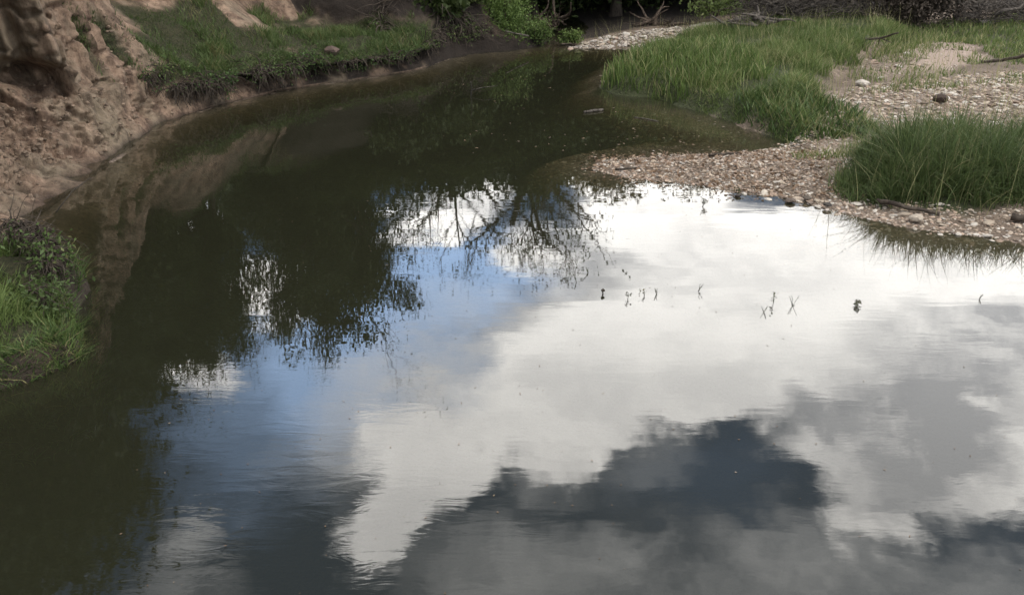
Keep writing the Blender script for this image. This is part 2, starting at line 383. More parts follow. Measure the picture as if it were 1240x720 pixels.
def graded(lo, hi, a, b, step, grow=1.18):
    c = list(np.arange(a, b + step / 2, step)); s = step; x = c[-1]; up = []
    while x < hi: s = min(s * grow, 60); x += s; up.append(x)
    s = step; x = a; dn = []
    while x > lo: s = min(s * grow, 60); x -= s; dn.append(x)
    return np.array(dn[::-1] + c + up)
gx = graded(-900, 900, -5.5, 10.5, .055); gy = graded(-300, 900, 3.5, 22.5, .055)
GX, GY = np.meshgrid(gx, gy); GZ = gheight(GX, GY)
def grid_faces(nr, nc):
    i, j = np.meshgrid(np.arange(nr - 1), np.arange(nc - 1), indexing='ij')
    return np.stack([i * nc + j, i * nc + j + 1, (i + 1) * nc + j + 1, (i + 1) * nc + j], -1).reshape(-1, 4)
nz = fbm(GX * 1.6, GY * 1.6, 0, 4, 21) - .5
gm = np.maximum(smooth(sdist(GX, GY, G_BANK) + nz * .7, -.1, .2), .9 * smooth(sdist(GX, GY, G_FAR) + nz * 1.2, -.1, .5))
gm = np.maximum(gm, smooth(sdist(GX, GY, G_TUFT) + nz * .4, -.15, .1)); gm = np.maximum(gm, smooth(np.hypot(GX, GY), 26, 34) * (GZ > 0))
hum_shade = smooth(GY + nz * .8 - (19.0 + .54 * (GX - 1.2)), -.1, .35) * (1 - smooth(GX, 5.0, 6.2)); hum_shade = np.maximum(hum_shade, smooth(GY + nz, 20.6, 21.4)) * (1 - .7 * smooth(GY, 40, 60))  # leaf litter, coloured darker to paint in the shade under the far trees
sm = smooth(sdist(GX, GY, SAND) + nz * .8, -.1, .3)
bm_ = smooth(-GZ, .03, .40)
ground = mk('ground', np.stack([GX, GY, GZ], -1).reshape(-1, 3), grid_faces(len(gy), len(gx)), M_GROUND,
            attrs={'zone': np.stack([gm, sm, bm_], -1).reshape(-1, 3), 'humus_shade': hum_shade.ravel()})
tag(ground, 'sandy pebbly creek bed and right bank ground', kind='structure')
def gz(x, y):
    x = np.atleast_1d(np.asarray(x, float)); y = np.atleast_1d(np.asarray(y, float)); return gheight(x, y)

# ------------------------------------------------------------------ left bank ribbon
def clen(P): return np.r_[0, np.cumsum(np.hypot(*np.diff(P, axis=0).T))]
CLIFF = [(-.7, -1.3), (-.10, -.35), (0, 0), (.55, .22), (1.15, .50), (1.75, .80), (1.90, 1.5), (2.05, 2.4), (2.4, 3.1), (4.5, 3.7), (16, 4.2), (60, 6)]
WALL = [(-.7, -1.3), (-.10, -.35), (0, 0), (.12, .22), (.24, .50), (.33, .80), (.42, 1.5), (.55, 2.3), (1.0, 3.0), (3.5, 3.6), (16, 4.2), (60, 6)]
SPUR = [(-.7, -1.3), (-.10, -.35), (0, 0), (.10, .16), (.22, .40), (.38, .75), (.65, 1.25), (1.15, 2.0), (2.0, 2.8), (4.2, 3.5), (16, 4.2), (60, 6)]
LEDGE = [(-.7, -1.3), (-.08, -.35), (0, 0), (.10, .26), (.02, .42), (.55, .60), (1.5, .95), (2.6, 1.55), (3.5, 2.5), (4.6, 3.4), (16, 4.2), (60, 6)]
TERR = [(-.7, -1.3), (-.07, -.35), (0, 0), (.14, .22), (.0, .36), (.5, .46), (1.6, .54), (2.7, .72), (3.4, 1.3), (4.2, 2.5), (14, 4.0), (60, 6)]
STEEP = [(-.7, -1.3), (-.08, -.35), (0, 0), (.16, .3), (.32, .62), (.6, .95), (1.1, 1.3), (1.9, 1.6), (3.0, 2.2), (4.2, 2.8), (14, 4.0), (60, 6)]
LOW = [(-.7, -1.3), (-.1, -.3), (0, 0), (.15, .16), (.3, .25), (.7, .4), (1.2, .6), (2, .9), (3.4, 1.4), (5, 2.2), (14, 4.0), (60, 6)]
stations = [(-14, CLIFF), (7, CLIFF), (9.8, CLIFF), (10.75, WALL), (11.75, WALL), (12.5, SPUR), (13.3, LEDGE), (14.4, LEDGE), (14.9, TERR), (16.4, TERR), (17.2, STEEP), (17.7, STEEP), (18.2, LOW), (34, LOW)]
LS = clen(LP); sfine = []
yb = np.interp
s_of_y = lambda y: float(np.interp(y, LP[:, 1], LS))
s0, s1, s2 = s_of_y(5.5), s_of_y(19.5), LS[-1]
ss = np.unique(np.r_[np.linspace(0, s0, 40), np.arange(s0, s_of_y(9.4), .035), np.arange(s_of_y(9.4), s_of_y(11.6), .014), np.arange(s_of_y(11.6), s1, .035), np.linspace(s1, s2, 60)])
PX = np.interp(ss, LS, LP[:, 0]); PY = np.interp(ss, LS, LP[:, 1])
def sm1(a, k):
    ker = np.ones(k) / k; return np.convolve(np.pad(a, k // 2, mode='edge'), ker, 'valid')[:len(a)]
tx = np.gradient(np.interp(ss, LS, LP[:, 0]), ss); ty = np.gradient(np.interp(ss, LS, LP[:, 1]), ss)
dense = (ss > s0) & (ss < s1)
tx = sm1(tx, 25); ty = sm1(ty, 25); L_ = np.hypot(tx, ty); NX = -ty / L_; NY = tx / L_
st_s = np.array([s_of_y(y) for y, _ in stations]); K = len(CLIFF)
prof = np.array([p for _, p in stations], float)    # stations x K x 2
pd = np.stack([np.interp(ss, st_s, prof[:, k, 0]) for k in range(K)], 1); pz = np.stack([np.interp(ss, st_s, prof[:, k, 1]) for k in range(K)], 1)
tk = np.r_[np.linspace(0, 2, 10)[:-1], np.linspace(2, 8, 170)[:-1], np.linspace(8, 10, 26)[:-1], np.linspace(10, 11, 8)]
kk = np.arange(K)
BD = np.array([np.interp(tk, kk, pd[i]) for i in range(len(ss))]); BZ = np.array([np.interp(tk, kk, pz[i]) for i in range(len(ss))])
SS = ss[:, None] + 0 * BD; TT = tk[None] * np.ones_like(BD); YY0 = PY[:, None] + 0 * BD
act = smooth(BZ, -.1, .25)
B0X = PX[:, None] + NX[:, None] * BD; B0Y = PY[:, None] + NY[:, None] * BD
def wsm(a, w=.10):
    "smooth along the bank over the real distance w, so both densities match"
    for _ in range(2):
        c = np.cumsum(np.vstack([0 * a[:1], (a[1:] + a[:-1]) / 2 * np.diff(ss)[:, None]]), 0)
        lo = np.clip(ss - w, ss[0], ss[-1]); hi = np.clip(ss + w, ss[0], ss[-1])
        a = np.stack([(np.interp(hi, ss, c[:, k]) - np.interp(lo, ss, c[:, k])) / (hi - lo) for k in range(a.shape[1])], 1)
    return a
B0X, B0Y, B0Z = wsm(B0X), wsm(B0Y), BZ
P0 = np.stack([B0X, B0Y, B0Z], -1)
du = np.gradient(P0, axis=0); dv = np.gradient(P0, axis=1); N3 = np.cross(du, dv); N3 /= np.linalg.norm(N3, axis=-1)[..., None] + 1e-9
if N3[len(ss) // 2, 60, 0] < 0: N3 = -N3
def ridge(x): return 1 - np.abs(2 * x - 1)
fade = act * (1 - smooth(BD, 3, 6)); nearw = smooth(BZ, -.1, .15)
cl = (1 - smooth(B0Y, 12.0, 12.8)) * fade
wallm = cl * smooth(BZ, .55, 1.0)
jx = B0X + BZ * .14; jy = B0Y
flute = ridge(fbm(jx * 2.3, jy * 2.3, BZ * .10, 2, 31)); flute2 = ridge(fbm(jx * 5.2, jy * 5.2, BZ * .22, 3, 41))
disp = wallm * ((flute - .62) * .50 + (flute2 - .62) * .42)
crack = ridge(fbm(B0X * 3.3 + BZ * 1.2, B0Y * 3.3, BZ * 3.3, 4, 33)); disp += (cl * .9 + .35 * fade) * smooth(BZ, .02, .25) * (smooth(crack, .84, .98) * .08)
disp += fade * (fbm(B0X * 1.3, B0Y * 1.3, BZ * 1.5, 3, 61) - .5) * (.34 - .2 * wallm) * smooth(BZ, 0, .4)
disp += fade * nearw * ((ridge(fbm(SS * 3.8 + BD * 1.6, BD * 1.0 + 3, 0, 5, 38, .58)) - .6) * .24 * cl * (1 - wallm) - (ridge(fbm(B0X * 5, B0Y * 5, BZ * 5, 4, 34)) - .65) * .05)
disp += fade * nearw * (fbm(B0X * 15, B0Y * 15, BZ * 13, 4, 71) - .5) * (.045 + .03 * fbm(B0X, B0Y, 0, 2, 3))
disp += (fbm(B0X * 1.9, B0Y * 1.9, 0, 3, 36) - .5) * .30 * np.exp(-(BZ / .35) ** 2) * (B0Y < 17.5) * smooth(TT, 1, 2)
for (x_, y_, z_, wx_, wy_, wz_, a_) in ((-5.45, 10.35, .92, .40, .5, .16, .75), (-5.06, 10.9, 1.12, .17, .3, .17, .55), (-5.95, 10.1, 1.1, .13, .4, .17, .3), (-4.98, 11.35, 1.55, .10, .16, .35, .35), (-5.05, 9.0, .25, .3, .18, .08, .2), (-5.3, 9.7, .45, .3, .12, .08, .2), (-6.05, 11.9, 1.5, .3, .4, .4, .4)):
    w_ = fbm(B0X * 8, B0Y * 8, BZ * 8, 3, 7) - .5
    disp += a_ * np.exp(-(((B0X - x_) / wx_) ** 2 + ((B0Y - y_) / wy_) ** 2 + ((BZ - z_ + .10 * w_ + .2 * (B0X - x_)) / wz_) ** 2) ** 2)
    disp -= .09 * a_ * np.exp(-((B0X - x_) / wx_) ** 2 - ((B0Y - y_) / wy_) ** 2 - ((BZ - z_ - 2 * wz_) / (wz_ * .8)) ** 2)
# undercut below the grass ledge
led = smooth(YY0, 12.4, 13.2) * (1 - smooth(YY0, 16.6, 17.1)); und = led * np.exp(-((BZ - .24) / .11) ** 2) * (BD < .6)
disp += und * (.10 + .35 * fbm(SS * 2.2, 0 * SS, 0, 3, 77))
lip = led * np.exp(-((tk[None] - 4.1) / .5) ** 2); disp -= lip * (.05 + .22 * fbm(SS * 3.1, 0 * SS, 0, 3, 78))
BX_ = B0X - N3[..., 0] * disp; BY_ = B0Y - N3[..., 1] * disp
BZ2 = BZ - N3[..., 2] * disp * (1 - led) + act * (fbm(BX_ * 2.2, BY_ * 2.2, BZ * 1.5, 4, 81) - .5) * .20 * smooth(BD, .2, 1.2) - lip * .06 * fbm(SS * 9, 0 * SS, 0, 2, 5)
BZ2 += cl * smooth(BZ, .05, .3) * (1 - smooth(BZ, .6, .9)) * .03 * (ridge(fbm(BX_ * 2.6, BY_ * 2.6, 0, 4, 13)) - .7)
gn_ = fbm(BX_ * 1.4, BY_ * 1.4, 0, 4, 91) - .5
grass_l = smooth(YY0 + gn_ * 2.4 - .80 * (BD - .8), 12.25, 12.9) * (1 - smooth(YY0, 17.0, 17.4)) * smooth(TT, 4.0, 4.3) * (1 - smooth(BZ2 - gn_ * .9, np.where(YY0 < 14.3, 1.0, .58), np.where(YY0 < 14.3, 1.45, .82)))
grass_l = np.maximum(grass_l, smooth(YY0, 17.8, 18.1) * smooth(TT, 3, 3.5)); grass_l = np.maximum(grass_l, smooth(TT, 8.3, 9.2))
damp_shade = np.maximum(led * (TT < 4.2) * (1 - .0) * smooth(fbm(SS * 2.3, BZ * 3, 0, 3, 99) + .5 * np.exp(-((BZ - .36) / .1) ** 2), .42, .66) * (BZ > .02), smooth(YY0, 16.0, 16.4) * (1 - grass_l))  # dark root clumps under the lip; steep bank beyond painted dark for its shade
damp_shade = np.maximum(damp_shade, .45 * smooth(BD + gn_, 2.3, 3.4) * smooth(YY0, 11.8, 12.6) * (1 - grass_l))
damp_shade = np.maximum(damp_shade, .8 * smooth(-BZ2, -.09, .03)); damp_shade = np.clip(damp_shade, 0, 1)
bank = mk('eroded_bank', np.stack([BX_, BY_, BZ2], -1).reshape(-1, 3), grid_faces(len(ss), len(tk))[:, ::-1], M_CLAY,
          attrs={'zone': np.stack([grass_l, damp_shade, 0 * damp_shade], -1).reshape(-1, 3)})
tag(bank, 'steep gullied reddish clay bank with grassy ledge', kind='structure')
BANK = np.stack([BX_, BY_, BZ2], -1)

# near left grassy mound
MND = [(-5.6, 7.5), (-4.4, 7.25), (-3.75, 6.95), (-3.45, 6.6), (-3.35, 6.1), (-3.15, 5.75), (-3.0, 5.4), (-3.2, 5.1), (-3.7, 4.75), (-4.3, 4.3), (-5.6, 3.0)]
mx_ = np.arange(-6, -2.5, .035); my_ = np.arange(2.6, 7.9, .035); MX, MY = np.meshgrid(mx_, my_)
md = sdist(MX, MY, MND)
def mheight(X, Y, d):
    lip_ = np.exp(-((X + 3.55) / .5) ** 2 - ((Y - 6.45) / .35) ** 2)
    return np.where(d > 0, .16 * smooth(d, 0, .12) + .24 * smooth(d, .1, .9) + .3 * smooth(d, .8, 2) + .16 * lip_, -1.3 * smooth(-d, -.02, .22)) + (fbm(X * 4, Y * 4, 0, 4, 15) - .5) * .10
MZ = mheight(MX, MY, md)
mound = mk('grassy_mound', np.stack([MX, MY, MZ], -1).reshape(-1, 3), grid_faces(len(my_), len(mx_)), M_CLAY,
           attrs={'zone': np.stack([smooth(md, .12, .3), .9 * smooth(-md, -.35, -.1), 0 * md], -1).reshape(-1, 3)})
tag(mound, 'low grassy mound jutting into the water at the left edge', kind='structure')

# ------------------------------------------------------------------ water body
wx = (-45, 9.5); wy = (-14, 40)
Vw = [(wx[0], wy[0], 0), (wx[1], wy[0], 0), (wx[1], wy[1], 0), (wx[0], wy[1], 0)]; Vw += [(x, y, -2.2) for x, y, _ in Vw]
water = mk('water', Vw, [(0, 1, 2, 3), (7, 6, 5, 4), (0, 4, 5, 1), (1, 5, 6, 2), (2, 6, 7, 3), (3, 7, 4, 0)], M_WATER, smoothf=False)
tag(water, 'still murky creek water mirroring trees and clouds', kind='structure')

# ------------------------------------------------------------------ blades, leaves
def blades(name, X, Y, Z, Hh, Wd, bend, mat_, label, tone=None, seg=3, lean=None, parent=None):
    n = len(X); az = rng.uniform(0, 2 * math.pi, n); fa = rng.uniform(0, 2 * math.pi, n)
    bx = np.cos(az) * bend * Hh; by = np.sin(az) * bend * Hh
    if lean is not None: bx += lean[0] * Hh; by += lean[1] * Hh
    wx_ = np.cos(fa) * Wd / 2; wy_ = np.sin(fa) * Wd / 2; rows = []
    for k in range(seg):
        t = k / seg; f = 1 - .55 * t
        c = np.stack([X + bx * t * t, Y + by * t * t, Z - .02 + Hh * (t - .25 * bend * t * t)], -1); w_ = np.stack([wx_ * f, wy_ * f, 0 * wx_], -1)
        rows += [c - w_, c + w_]
    rows.append(np.stack([X + bx, Y + by, Z + Hh * (1 - .25 * bend)], -1))
    V = np.stack(rows, 1); per = V.shape[1]; fs = []
    for k in range(seg - 1): a = 2 * k; fs += [(a, a + 1, a + 3), (a, a + 3, a + 2)]
    a = 2 * (seg - 1); fs.append((a, a + 1, a + 2))
    F = (np.arange(n)[:, None, None] * per + np.array(fs)[None]).reshape(-1, 3)
    tone = rng.uniform(0, 1, n) if tone is None else tone
    o = mk(name, V.reshape(-1, 3), F, mat_, parent, False, {'tone': np.repeat(tone, per)})
    return tag(o, label, kind='stuff')
def scatter(poly, dens, marg=.0):
    P = np.asarray(poly); lo = P.min(0) - marg; hi = P.max(0) + marg; n = int((hi - lo).prod() * dens)
    x = rng.uniform(lo[0], hi[0], n); y = rng.uniform(lo[1], hi[1], n); return x, y
# right grassy bank
x, y = scatter(G_BANK, 2100, .2); d = sdist(x, y, G_BANK) + (fbm(x * 2.5, y * 2.5, 0, 3, 8) - .5) * .7
cl1 = fbm(x * 1.7, y * 1.7, 0, 3, 12); k = (d > -.02) & (rng.uniform(0, 1, len(x)) < .55 + .9 * (cl1 - .35)); k &= sdist(x, y, right_poly) > .02; x, y, cl1 = x[k], y[k], cl1[k]
cl1 = .6 * cl1 + .4 * fbm(x * 4.5, y * 4.5, 0, 3, 112)
dsh = sdist(x, y, right_poly)
hh = (.3 + .7 * smooth(dsh, 0, .7)) * (.05 + .20 * smooth(cl1, .36, .64)) * rng.uniform(.5, 1.35, len(x)) * (1 - .35 * smooth(y, 15, 19))
blades('bank_grass', x, y, gz(x, y), hh, rng.uniform(.007, .016, len(x)), rng.uniform(.2, 1.1, len(x)), M_GRASS, 'bright green grass covering the right bank upstream', tone=np.clip(fbm(x * 2.2, y * 2.2, 0, 3, 66) * 1.1 - .15 + rng.uniform(-.3, .45, len(x)), 0, 1))
x, y = scatter(G_BANK, 35); k = sdist(x, y, right_poly) > .1; x, y = x[k], y[k]
blades('dry_stems', x, y, gz(x, y), rng.uniform(.2, .5, len(x)), .006, rng.uniform(.05, .7, len(x)), M_GRASS, 'thin dry straw stems standing among the bank grass', tone=np.ones(len(x)))
x, y = scatter(G_TUFT, 22); 
blades('dry_stems', x, y, gz(x, y), rng.uniform(.35, .8, len(x)), .006, rng.uniform(.05, .8, len(x)), M_GRASS, 'thin dry straw stems standing in the dark grass clump', tone=np.ones(len(x)))
# darker leafy fringe on its left end: broader blades
x, y = scatter([(1.4, 14.0), (2.0, 13.8), (3.0, 13.2), (3.9, 13.5), (3.4, 15.6), (2.2, 16.2)], 330); k = sdist(x, y, right_poly) > .03; x, y = x[k], y[k]
blades('reedy_grass', x, y, gz(x, y), rng.uniform(.15, .36, len(x)), rng.uniform(.015, .03, len(x)), rng.uniform(.1, .7, len(x)), M_GRASS, 'grey green broad bladed reeds at the tip of the grassy bank')
x, y = scatter([(3.3, 11.3), (4.3, 11.0), (4.7, 11.6), (3.9, 12.6), (3.1, 12.2)], 550); k = sdist(x, y, right_poly) > .03; x, y = x[k], y[k]
blades('leafy_weeds', x, y, gz(x, y), rng.uniform(.08, .24, len(x)), rng.uniform(.012, .03, len(x)), rng.uniform(.3, .9, len(x)), M_LEDGE, 'dark leafy weeds hanging over the inlet at the near end of the grassy bank')
# far flat grass
x, y = scatter(G_FAR, 420, .3); nn = fbm(x * 1.3, y * 1.3, 0, 4, 19); k = (sdist(x, y, G_FAR) + (nn - .5) * 1.6 > 0) & (nn > .36); x, y = x[k], y[k]
blades('meadow_grass', x, y, gz(x, y), rng.uniform(.06, .2, len(x)), rng.uniform(.012, .024, len(x)), rng.uniform(.2, .9, len(x)), M_GRASS, 'short yellowish grass on the flat below the dead brush', seg=2, tone=np.clip(rng.uniform(.2, 1.15, len(x)), 0, 1))
# sparse tufts on stony ground
x, y = scatter(UU([(1000, 104), (1060, 66), (1110, 60), (1120, 98), (1010, 112)], .2) , 500, .3); nn = fbm(x * 2.4, y * 2.4, 0, 3, 29); k = nn > .52; x, y = x[k], y[k]
blades('sparse_grass', x, y, gz(x, y), rng.uniform(.04, .16, len(x)), .014, rng.uniform(.2, .9, len(x)), M_GRASS, 'thin patchy grass between the bank grass and the sandy patch', seg=2)
x, y = scatter([(3.4, 10.0), (4.4, 10.4), (4.6, 11.6), (4.0, 11.9), (3.5, 11.2)], 900, .1); nn = fbm(x * 2.4, y * 2.4, 0, 3, 39); k = (nn > .46) & (sdist(x, y, right_poly) > .15); x, y = x[k], y[k]
blades('short_grass', x, y, gz(x, y), rng.uniform(.05, .17, len(x)), .012, rng.uniform(.3, .9, len(x)), M_GRASS, 'pale short grass between the two gravel patches', seg=2, tone=np.clip(rng.uniform(.3, 1.1, len(x)), 0, 1))
# big dark clump
nc = 260; pts = []
cx, cy = scatter(G_TUFT, 60); k = sdist(cx, cy, G_TUFT) > .05; cx, cy = cx[k], cy[k]
per = 62; x = np.repeat(cx, per) + rng.normal(0, .07, len(cx) * per); y = np.repeat(cy, per) + rng.normal(0, .07, len(cx) * per)
edge = smooth(np.repeat(sdist(cx, cy, G_TUFT), per), 0, .5)
hc = np.repeat(rng.uniform(.75, 1.15, len(cx)), per) * (.26 + .32 * edge) * rng.uniform(.4, 1.25, len(x)) * np.where(x < 4.1, .72, 1)
blades('tall_grass', x, y, gz(x, y), hc, rng.uniform(.006, .014, len(x)), np.abs(rng.normal(.6, .5, len(x))), M_TALL, 'tall dark green grass clump on the gravel bar at the right edge', seg=4, tone=np.clip(np.repeat(rng.uniform(0, .5, len(cx)), per) + rng.uniform(-.1, .5, len(x)) + .6 * (rng.uniform(0, 1, len(x)) < .1), 0, 1))
# grass on the left ledge, from the ribbon's own surface
def on_bank(mask, dens, jit=.05):
    A = BANK[:-1, :-1]; e1 = BANK[1:, :-1] - A; e2 = BANK[:-1, 1:] - A; ar = np.linalg.norm(np.cross(e1, e2), axis=-1)
    w_ = (ar * mask[:-1, :-1]).ravel(); n = int(w_.sum() * dens); idx = rng.choice(len(w_), n, p=w_ / w_.sum())
    a, b = rng.uniform(0, 1, (2, n, 1)); return A.reshape(-1, 3)[idx] + e1.reshape(-1, 3)[idx] * a + e2.reshape(-1, 3)[idx] * b
ml = grass_l * (YY0 > 11.5) * (YY0 < 17.4) * (BD < 5.5) * (TT < 9)
ml = ml * (.12 + .88 * smooth(fbm(BX_ * 2.6, BY_ * 2.6, 0, 3, 123), .40, .56)); p = on_bank(ml, 3000); t_ = fbm(p[:, 0] * 2, p[:, 1] * 2, 0, 3, 6)
blades('ledge_grass', p[:, 0], p[:, 1], p[:, 2], (.035 + .12 * smooth(t_, .35, .7)) * rng.uniform(.5, 1.5, len(p)), rng.uniform(.008, .015, len(p)), rng.uniform(.3, 1, len(p)), M_LEDGE, 'green grass on the ledge of the clay bank', tone=np.clip(t_ * 1.2 - .25 + rng.uniform(-.3, .5, len(p)), 0, 1))
lipm = led * (TT > 3.9) * (TT < 4.6); p = on_bank(lipm, 900)
blades('overhanging_grass', p[:, 0], p[:, 1], p[:, 2], rng.uniform(.05, .18, len(p)), .012, rng.uniform(.9, 1.8, len(p)), M_LEDGE, 'grass hanging over the undercut lip of the ledge')
# mound grass
x, y = scatter(MND, 3600); d = sdist(x, y, MND); k = d > -.06; x, y, d = x[k], y[k], d[k]; nn = fbm(x * 3, y * 3, 0, 3, 46)
k = (nn > .34) | (d > .7) | (d < .25); k &= ~((np.hypot((x + 3.62) / .42, (y - 6.35) / .28) < 1)); x, y, d, nn = x[k], y[k], d[k], nn[k]
blades('mound_grass', x, y, mheight(x, y, d), (.05 + .14 * smooth(nn, .35, .65)) * rng.uniform(.5, 1.3, len(x)) * (.6 + .5 * smooth(d, 0, .6)), rng.uniform(.005, .011, len(x)), rng.uniform(.3, 1.1, len(x)), M_GRASS, 'lush green grass on the mound at the left edge', tone=np.clip(rng.uniform(0, 1.05, len(x)) * .6 + nn * .4, 0, 1))
x, y = scatter([(-3.9, 4.9), (-3.0, 5.3), (-3.4, 6.2), (-4.3, 6.0)], 700); d = sdist(x, y, MND); k = (d > .04) & (fbm(x * 4, y * 4, 0, 2, 57) > .45); x, y, d = x[k], y[k], d[k]
blades('broad_weeds', x, y, mheight(x, y, d), rng.uniform(.04, .11, len(x)), rng.uniform(.008, .02, len(x)), rng.uniform(.4, 1.2, len(x)), M_GRASS, 'broad leafed weeds along the water edge of the left mound', tone=rng.uniform(0, .7, len(x)))
x, y = scatter(MND, 5200, .15); d = sdist(x, y, MND); k = (d > -.09) & (d < .16) & (y > 4.9) & (fbm(x * 5, y * 5, 0, 3, 88) > .36); x, y, d = x[k], y[k], d[k]
blades('rim_grass', x, y, mheight(x, y, d), rng.uniform(.05, .17, len(x)), rng.uniform(.005, .011, len(x)), rng.uniform(.6, 1.7, len(x)), M_LEDGE, 'grass drooping over the rim of the left mound to the water', tone=rng.uniform(0, 1.05, len(x)))

# ------------------------------------------------------------------ stones
def ico():
    t = (1 + 5 ** .5) / 2
    v = np.array([(-1, t, 0), (1, t, 0), (-1, -t, 0), (1, -t, 0), (0, -1, t), (0, 1, t), (0, -1, -t), (0, 1, -t), (t, 0, -1), (t, 0, 1), (-t, 0, -1), (-t, 0, 1)], float)
    f = [(0, 11, 5), (0, 5, 1), (0, 1, 7), (0, 7, 10), (0, 10, 11), (1, 5, 9), (5, 11, 4), (11, 10, 2), (10, 7, 6), (7, 1, 8), (3, 9, 4), (3, 4, 2), (3, 2, 6), (3, 6, 8), (3, 8, 9), (4, 9, 5), (2, 4, 11), (6, 2, 10), (8, 6, 7), (9, 8, 1)]
    return v / np.linalg.norm(v[0]), np.array(f)
def ico2():
    v, f = ico(); v = [tuple(a) for a in v]; c = {}; F = []
    def mid(a, b):
        k = (min(a, b), max(a, b))
        if k not in c: m = np.array(v[a]) + np.array(v[b]); m /= np.linalg.norm(m); v.append(tuple(m)); c[k] = len(v) - 1
        return c[k]
    for a, b, d_ in f:
        x_, y_, z_ = mid(a, b), mid(b, d_), mid(d_, a); F += [(a, x_, z_), (b, y_, x_), (d_, z_, y_), (x_, y_, z_)]
    return np.array(v), np.array(F)
IV, IF = ico(); JV, JF = ico2()
def rock(base, k): 
    v = base.copy(); r = np.random.default_rng(k)
    for _ in range(7):                     # flat facets, as broken limestone has
        n_ = r.normal(size=3); n_ /= np.linalg.norm(n_); h_ = r.uniform(.62, .9); dd = v @ n_; v -= np.maximum(dd - h_, 0)[:, None] * n_
    return v * r.uniform(.9, 1.08, (len(v), 1))
PAL = 1.14 * np.array([(.40, .33, .25), (.47, .41, .33), (.33, .26, .19), (.53, .48, .41), (.27, .195, .14), (.40, .30, .22), (.17, .13, .10), (.36, .31, .26), (.44, .355, .27), (.38, .28, .21)])
GR_LOW = [(4.9, 7.45), (4.12, 7.7), (3.5, 8.1), (3.1, 8.4), (2.8, 8.75), (2.3, 8.85), (1.9, 9.3), (1.5, 9.5), (1.0, 9.72), (.8, 10.1), (1.3, 10.5), (2.1, 10.68), (2.9, 10.7), (3.6, 11.1), (4.3, 11.4), (4.5, 10.7), (4.1, 10.0), (3.5, 9.3), (3.5, 8.8), (4.5, 8.4), (6.5, 8.25), (6.5, 7.0)]
GR_UP = UU([(1000, 112), (1040, 100), (1100, 98), (1240, 90), (1420, 84), (1500, 160), (1240, 158), (1100, 142), (1010, 132)], .3)
GR_FAR = UU([(685, 57), (700, 50), (760, 45), (860, 38), (905, 34), (880, 46), (780, 56)], .05)
SHAL = [(4.69, 7.2), (3.9, 7.5), (3.2, 8.0), (2.4, 8.7), (1.0, 9.5), (.3, 10.0), (.2, 10.5), (1.2, 10.9), (2.5, 11.2), (3.3, 11.5), (2.6, 12.6), (1.8, 13.5), (1.3, 13.4), (1.5, 12), (0.8, 10.9), (3.7, 11)]
recs = []
for poly, dens, smin, smax in ((GR_LOW, 1000, .008, .031), (GR_UP, 520, .013, .048), (GR_FAR, 260, .025, .07), (SHAL, 240, .010, .032), (SAND, 30, .015, .04),
                               (UU([(1000, 108), (1080, 64), (1120, 60), (1110, 98)], .2), 60, .02, .06)):
    x, y = scatter(poly, dens, .1); k = sdist(x, y, poly) + (fbm(x * 3, y * 3, 0, 3, 4) - .5) * .5 > 0; k &= sdist(x, y, G_TUFT) < .12; x, y = x[k], y[k]
    r_ = smin + (smax - smin) * rng.uniform(0, 1, len(x)) ** 3.4
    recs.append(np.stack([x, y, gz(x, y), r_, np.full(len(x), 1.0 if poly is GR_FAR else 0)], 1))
x, y = rng.uniform(2.0, 4.6, 60), rng.uniform(7.5, 9.6, 60); k = (sdist(x, y, right_poly) > -.15) & (sdist(x, y, right_poly) < .5); x, y = x[k], y[k]
recs.append(np.stack([x, y, gz(x, y), rng.uniform(.03, .06, len(x)), 0 * x], 1))
st = np.vstack(recs)
# keep only what the frame can show, with a margin
Fd = st[:, 1] * math.cos(PITCH) + 3 * math.sin(PITCH); px_ = st[:, 0] / Fd * FPX; st = st[np.abs(px_) < 760]; Fd = st[:, 1] * math.cos(PITCH) + 3 * math.sin(PITCH)
order = np.argsort(-(st[:, 3] / Fd)); st = st[order]
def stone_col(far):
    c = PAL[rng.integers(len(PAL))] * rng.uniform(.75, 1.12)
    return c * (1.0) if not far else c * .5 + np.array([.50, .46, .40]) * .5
def stone_xf(v, r_, big=False):
    a = rng.uniform(0, 2 * math.pi); s_ = np.array([rng.uniform(.85, 1.5), rng.uniform(.7, 1.1), rng.uniform(.30, .55)]) * r_
    v = v * s_; t1, t2 = rng.normal(0, .16, 2); ca, sa = math.cos(a), math.sin(a)
    v = v @ np.array([[ca, sa, 0], [-sa, ca, 0], [0, 0, 1]]); v[:, 2] += v[:, 0] * t1 + v[:, 1] * t2; return v
gb = empty('gravel_bar'); tag(gb, 'pinkish limestone gravel bar reaching into the creek', kind='structure')
protos = []
sm_cols = PAL
for i in range(18):
    r = rock(JV, 100 + i); r = r * np.array([1.2, .9, .42]); c = stone_col(False)
    me_o = mk('stone', r, JF, M_STONE, gb, False, {'col': np.tile(c, (len(r), 1))}); protos.append(me_o)
for i in range(300):
    x, y, z, r_, far = st[i]
    o = protos[i] if i < 18 else protos[i % 18].copy()
    if i >= 18: COL.objects.link(o); o.parent = gb
    o.location = (x, y, z + r_ * .18); o.rotation_euler = (rng.normal(0, .15), rng.normal(0, .15), rng.uniform(0, 6.28)); o.scale = (r_ * rng.uniform(.9, 1.25), r_ * rng.uniform(.85, 1.1), r_ * rng.uniform(.8, 1.2))
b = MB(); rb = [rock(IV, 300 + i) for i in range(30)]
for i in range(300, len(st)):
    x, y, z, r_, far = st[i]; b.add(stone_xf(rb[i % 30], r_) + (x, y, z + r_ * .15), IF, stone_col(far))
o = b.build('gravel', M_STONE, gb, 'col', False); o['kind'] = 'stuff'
print('stones', len(st))
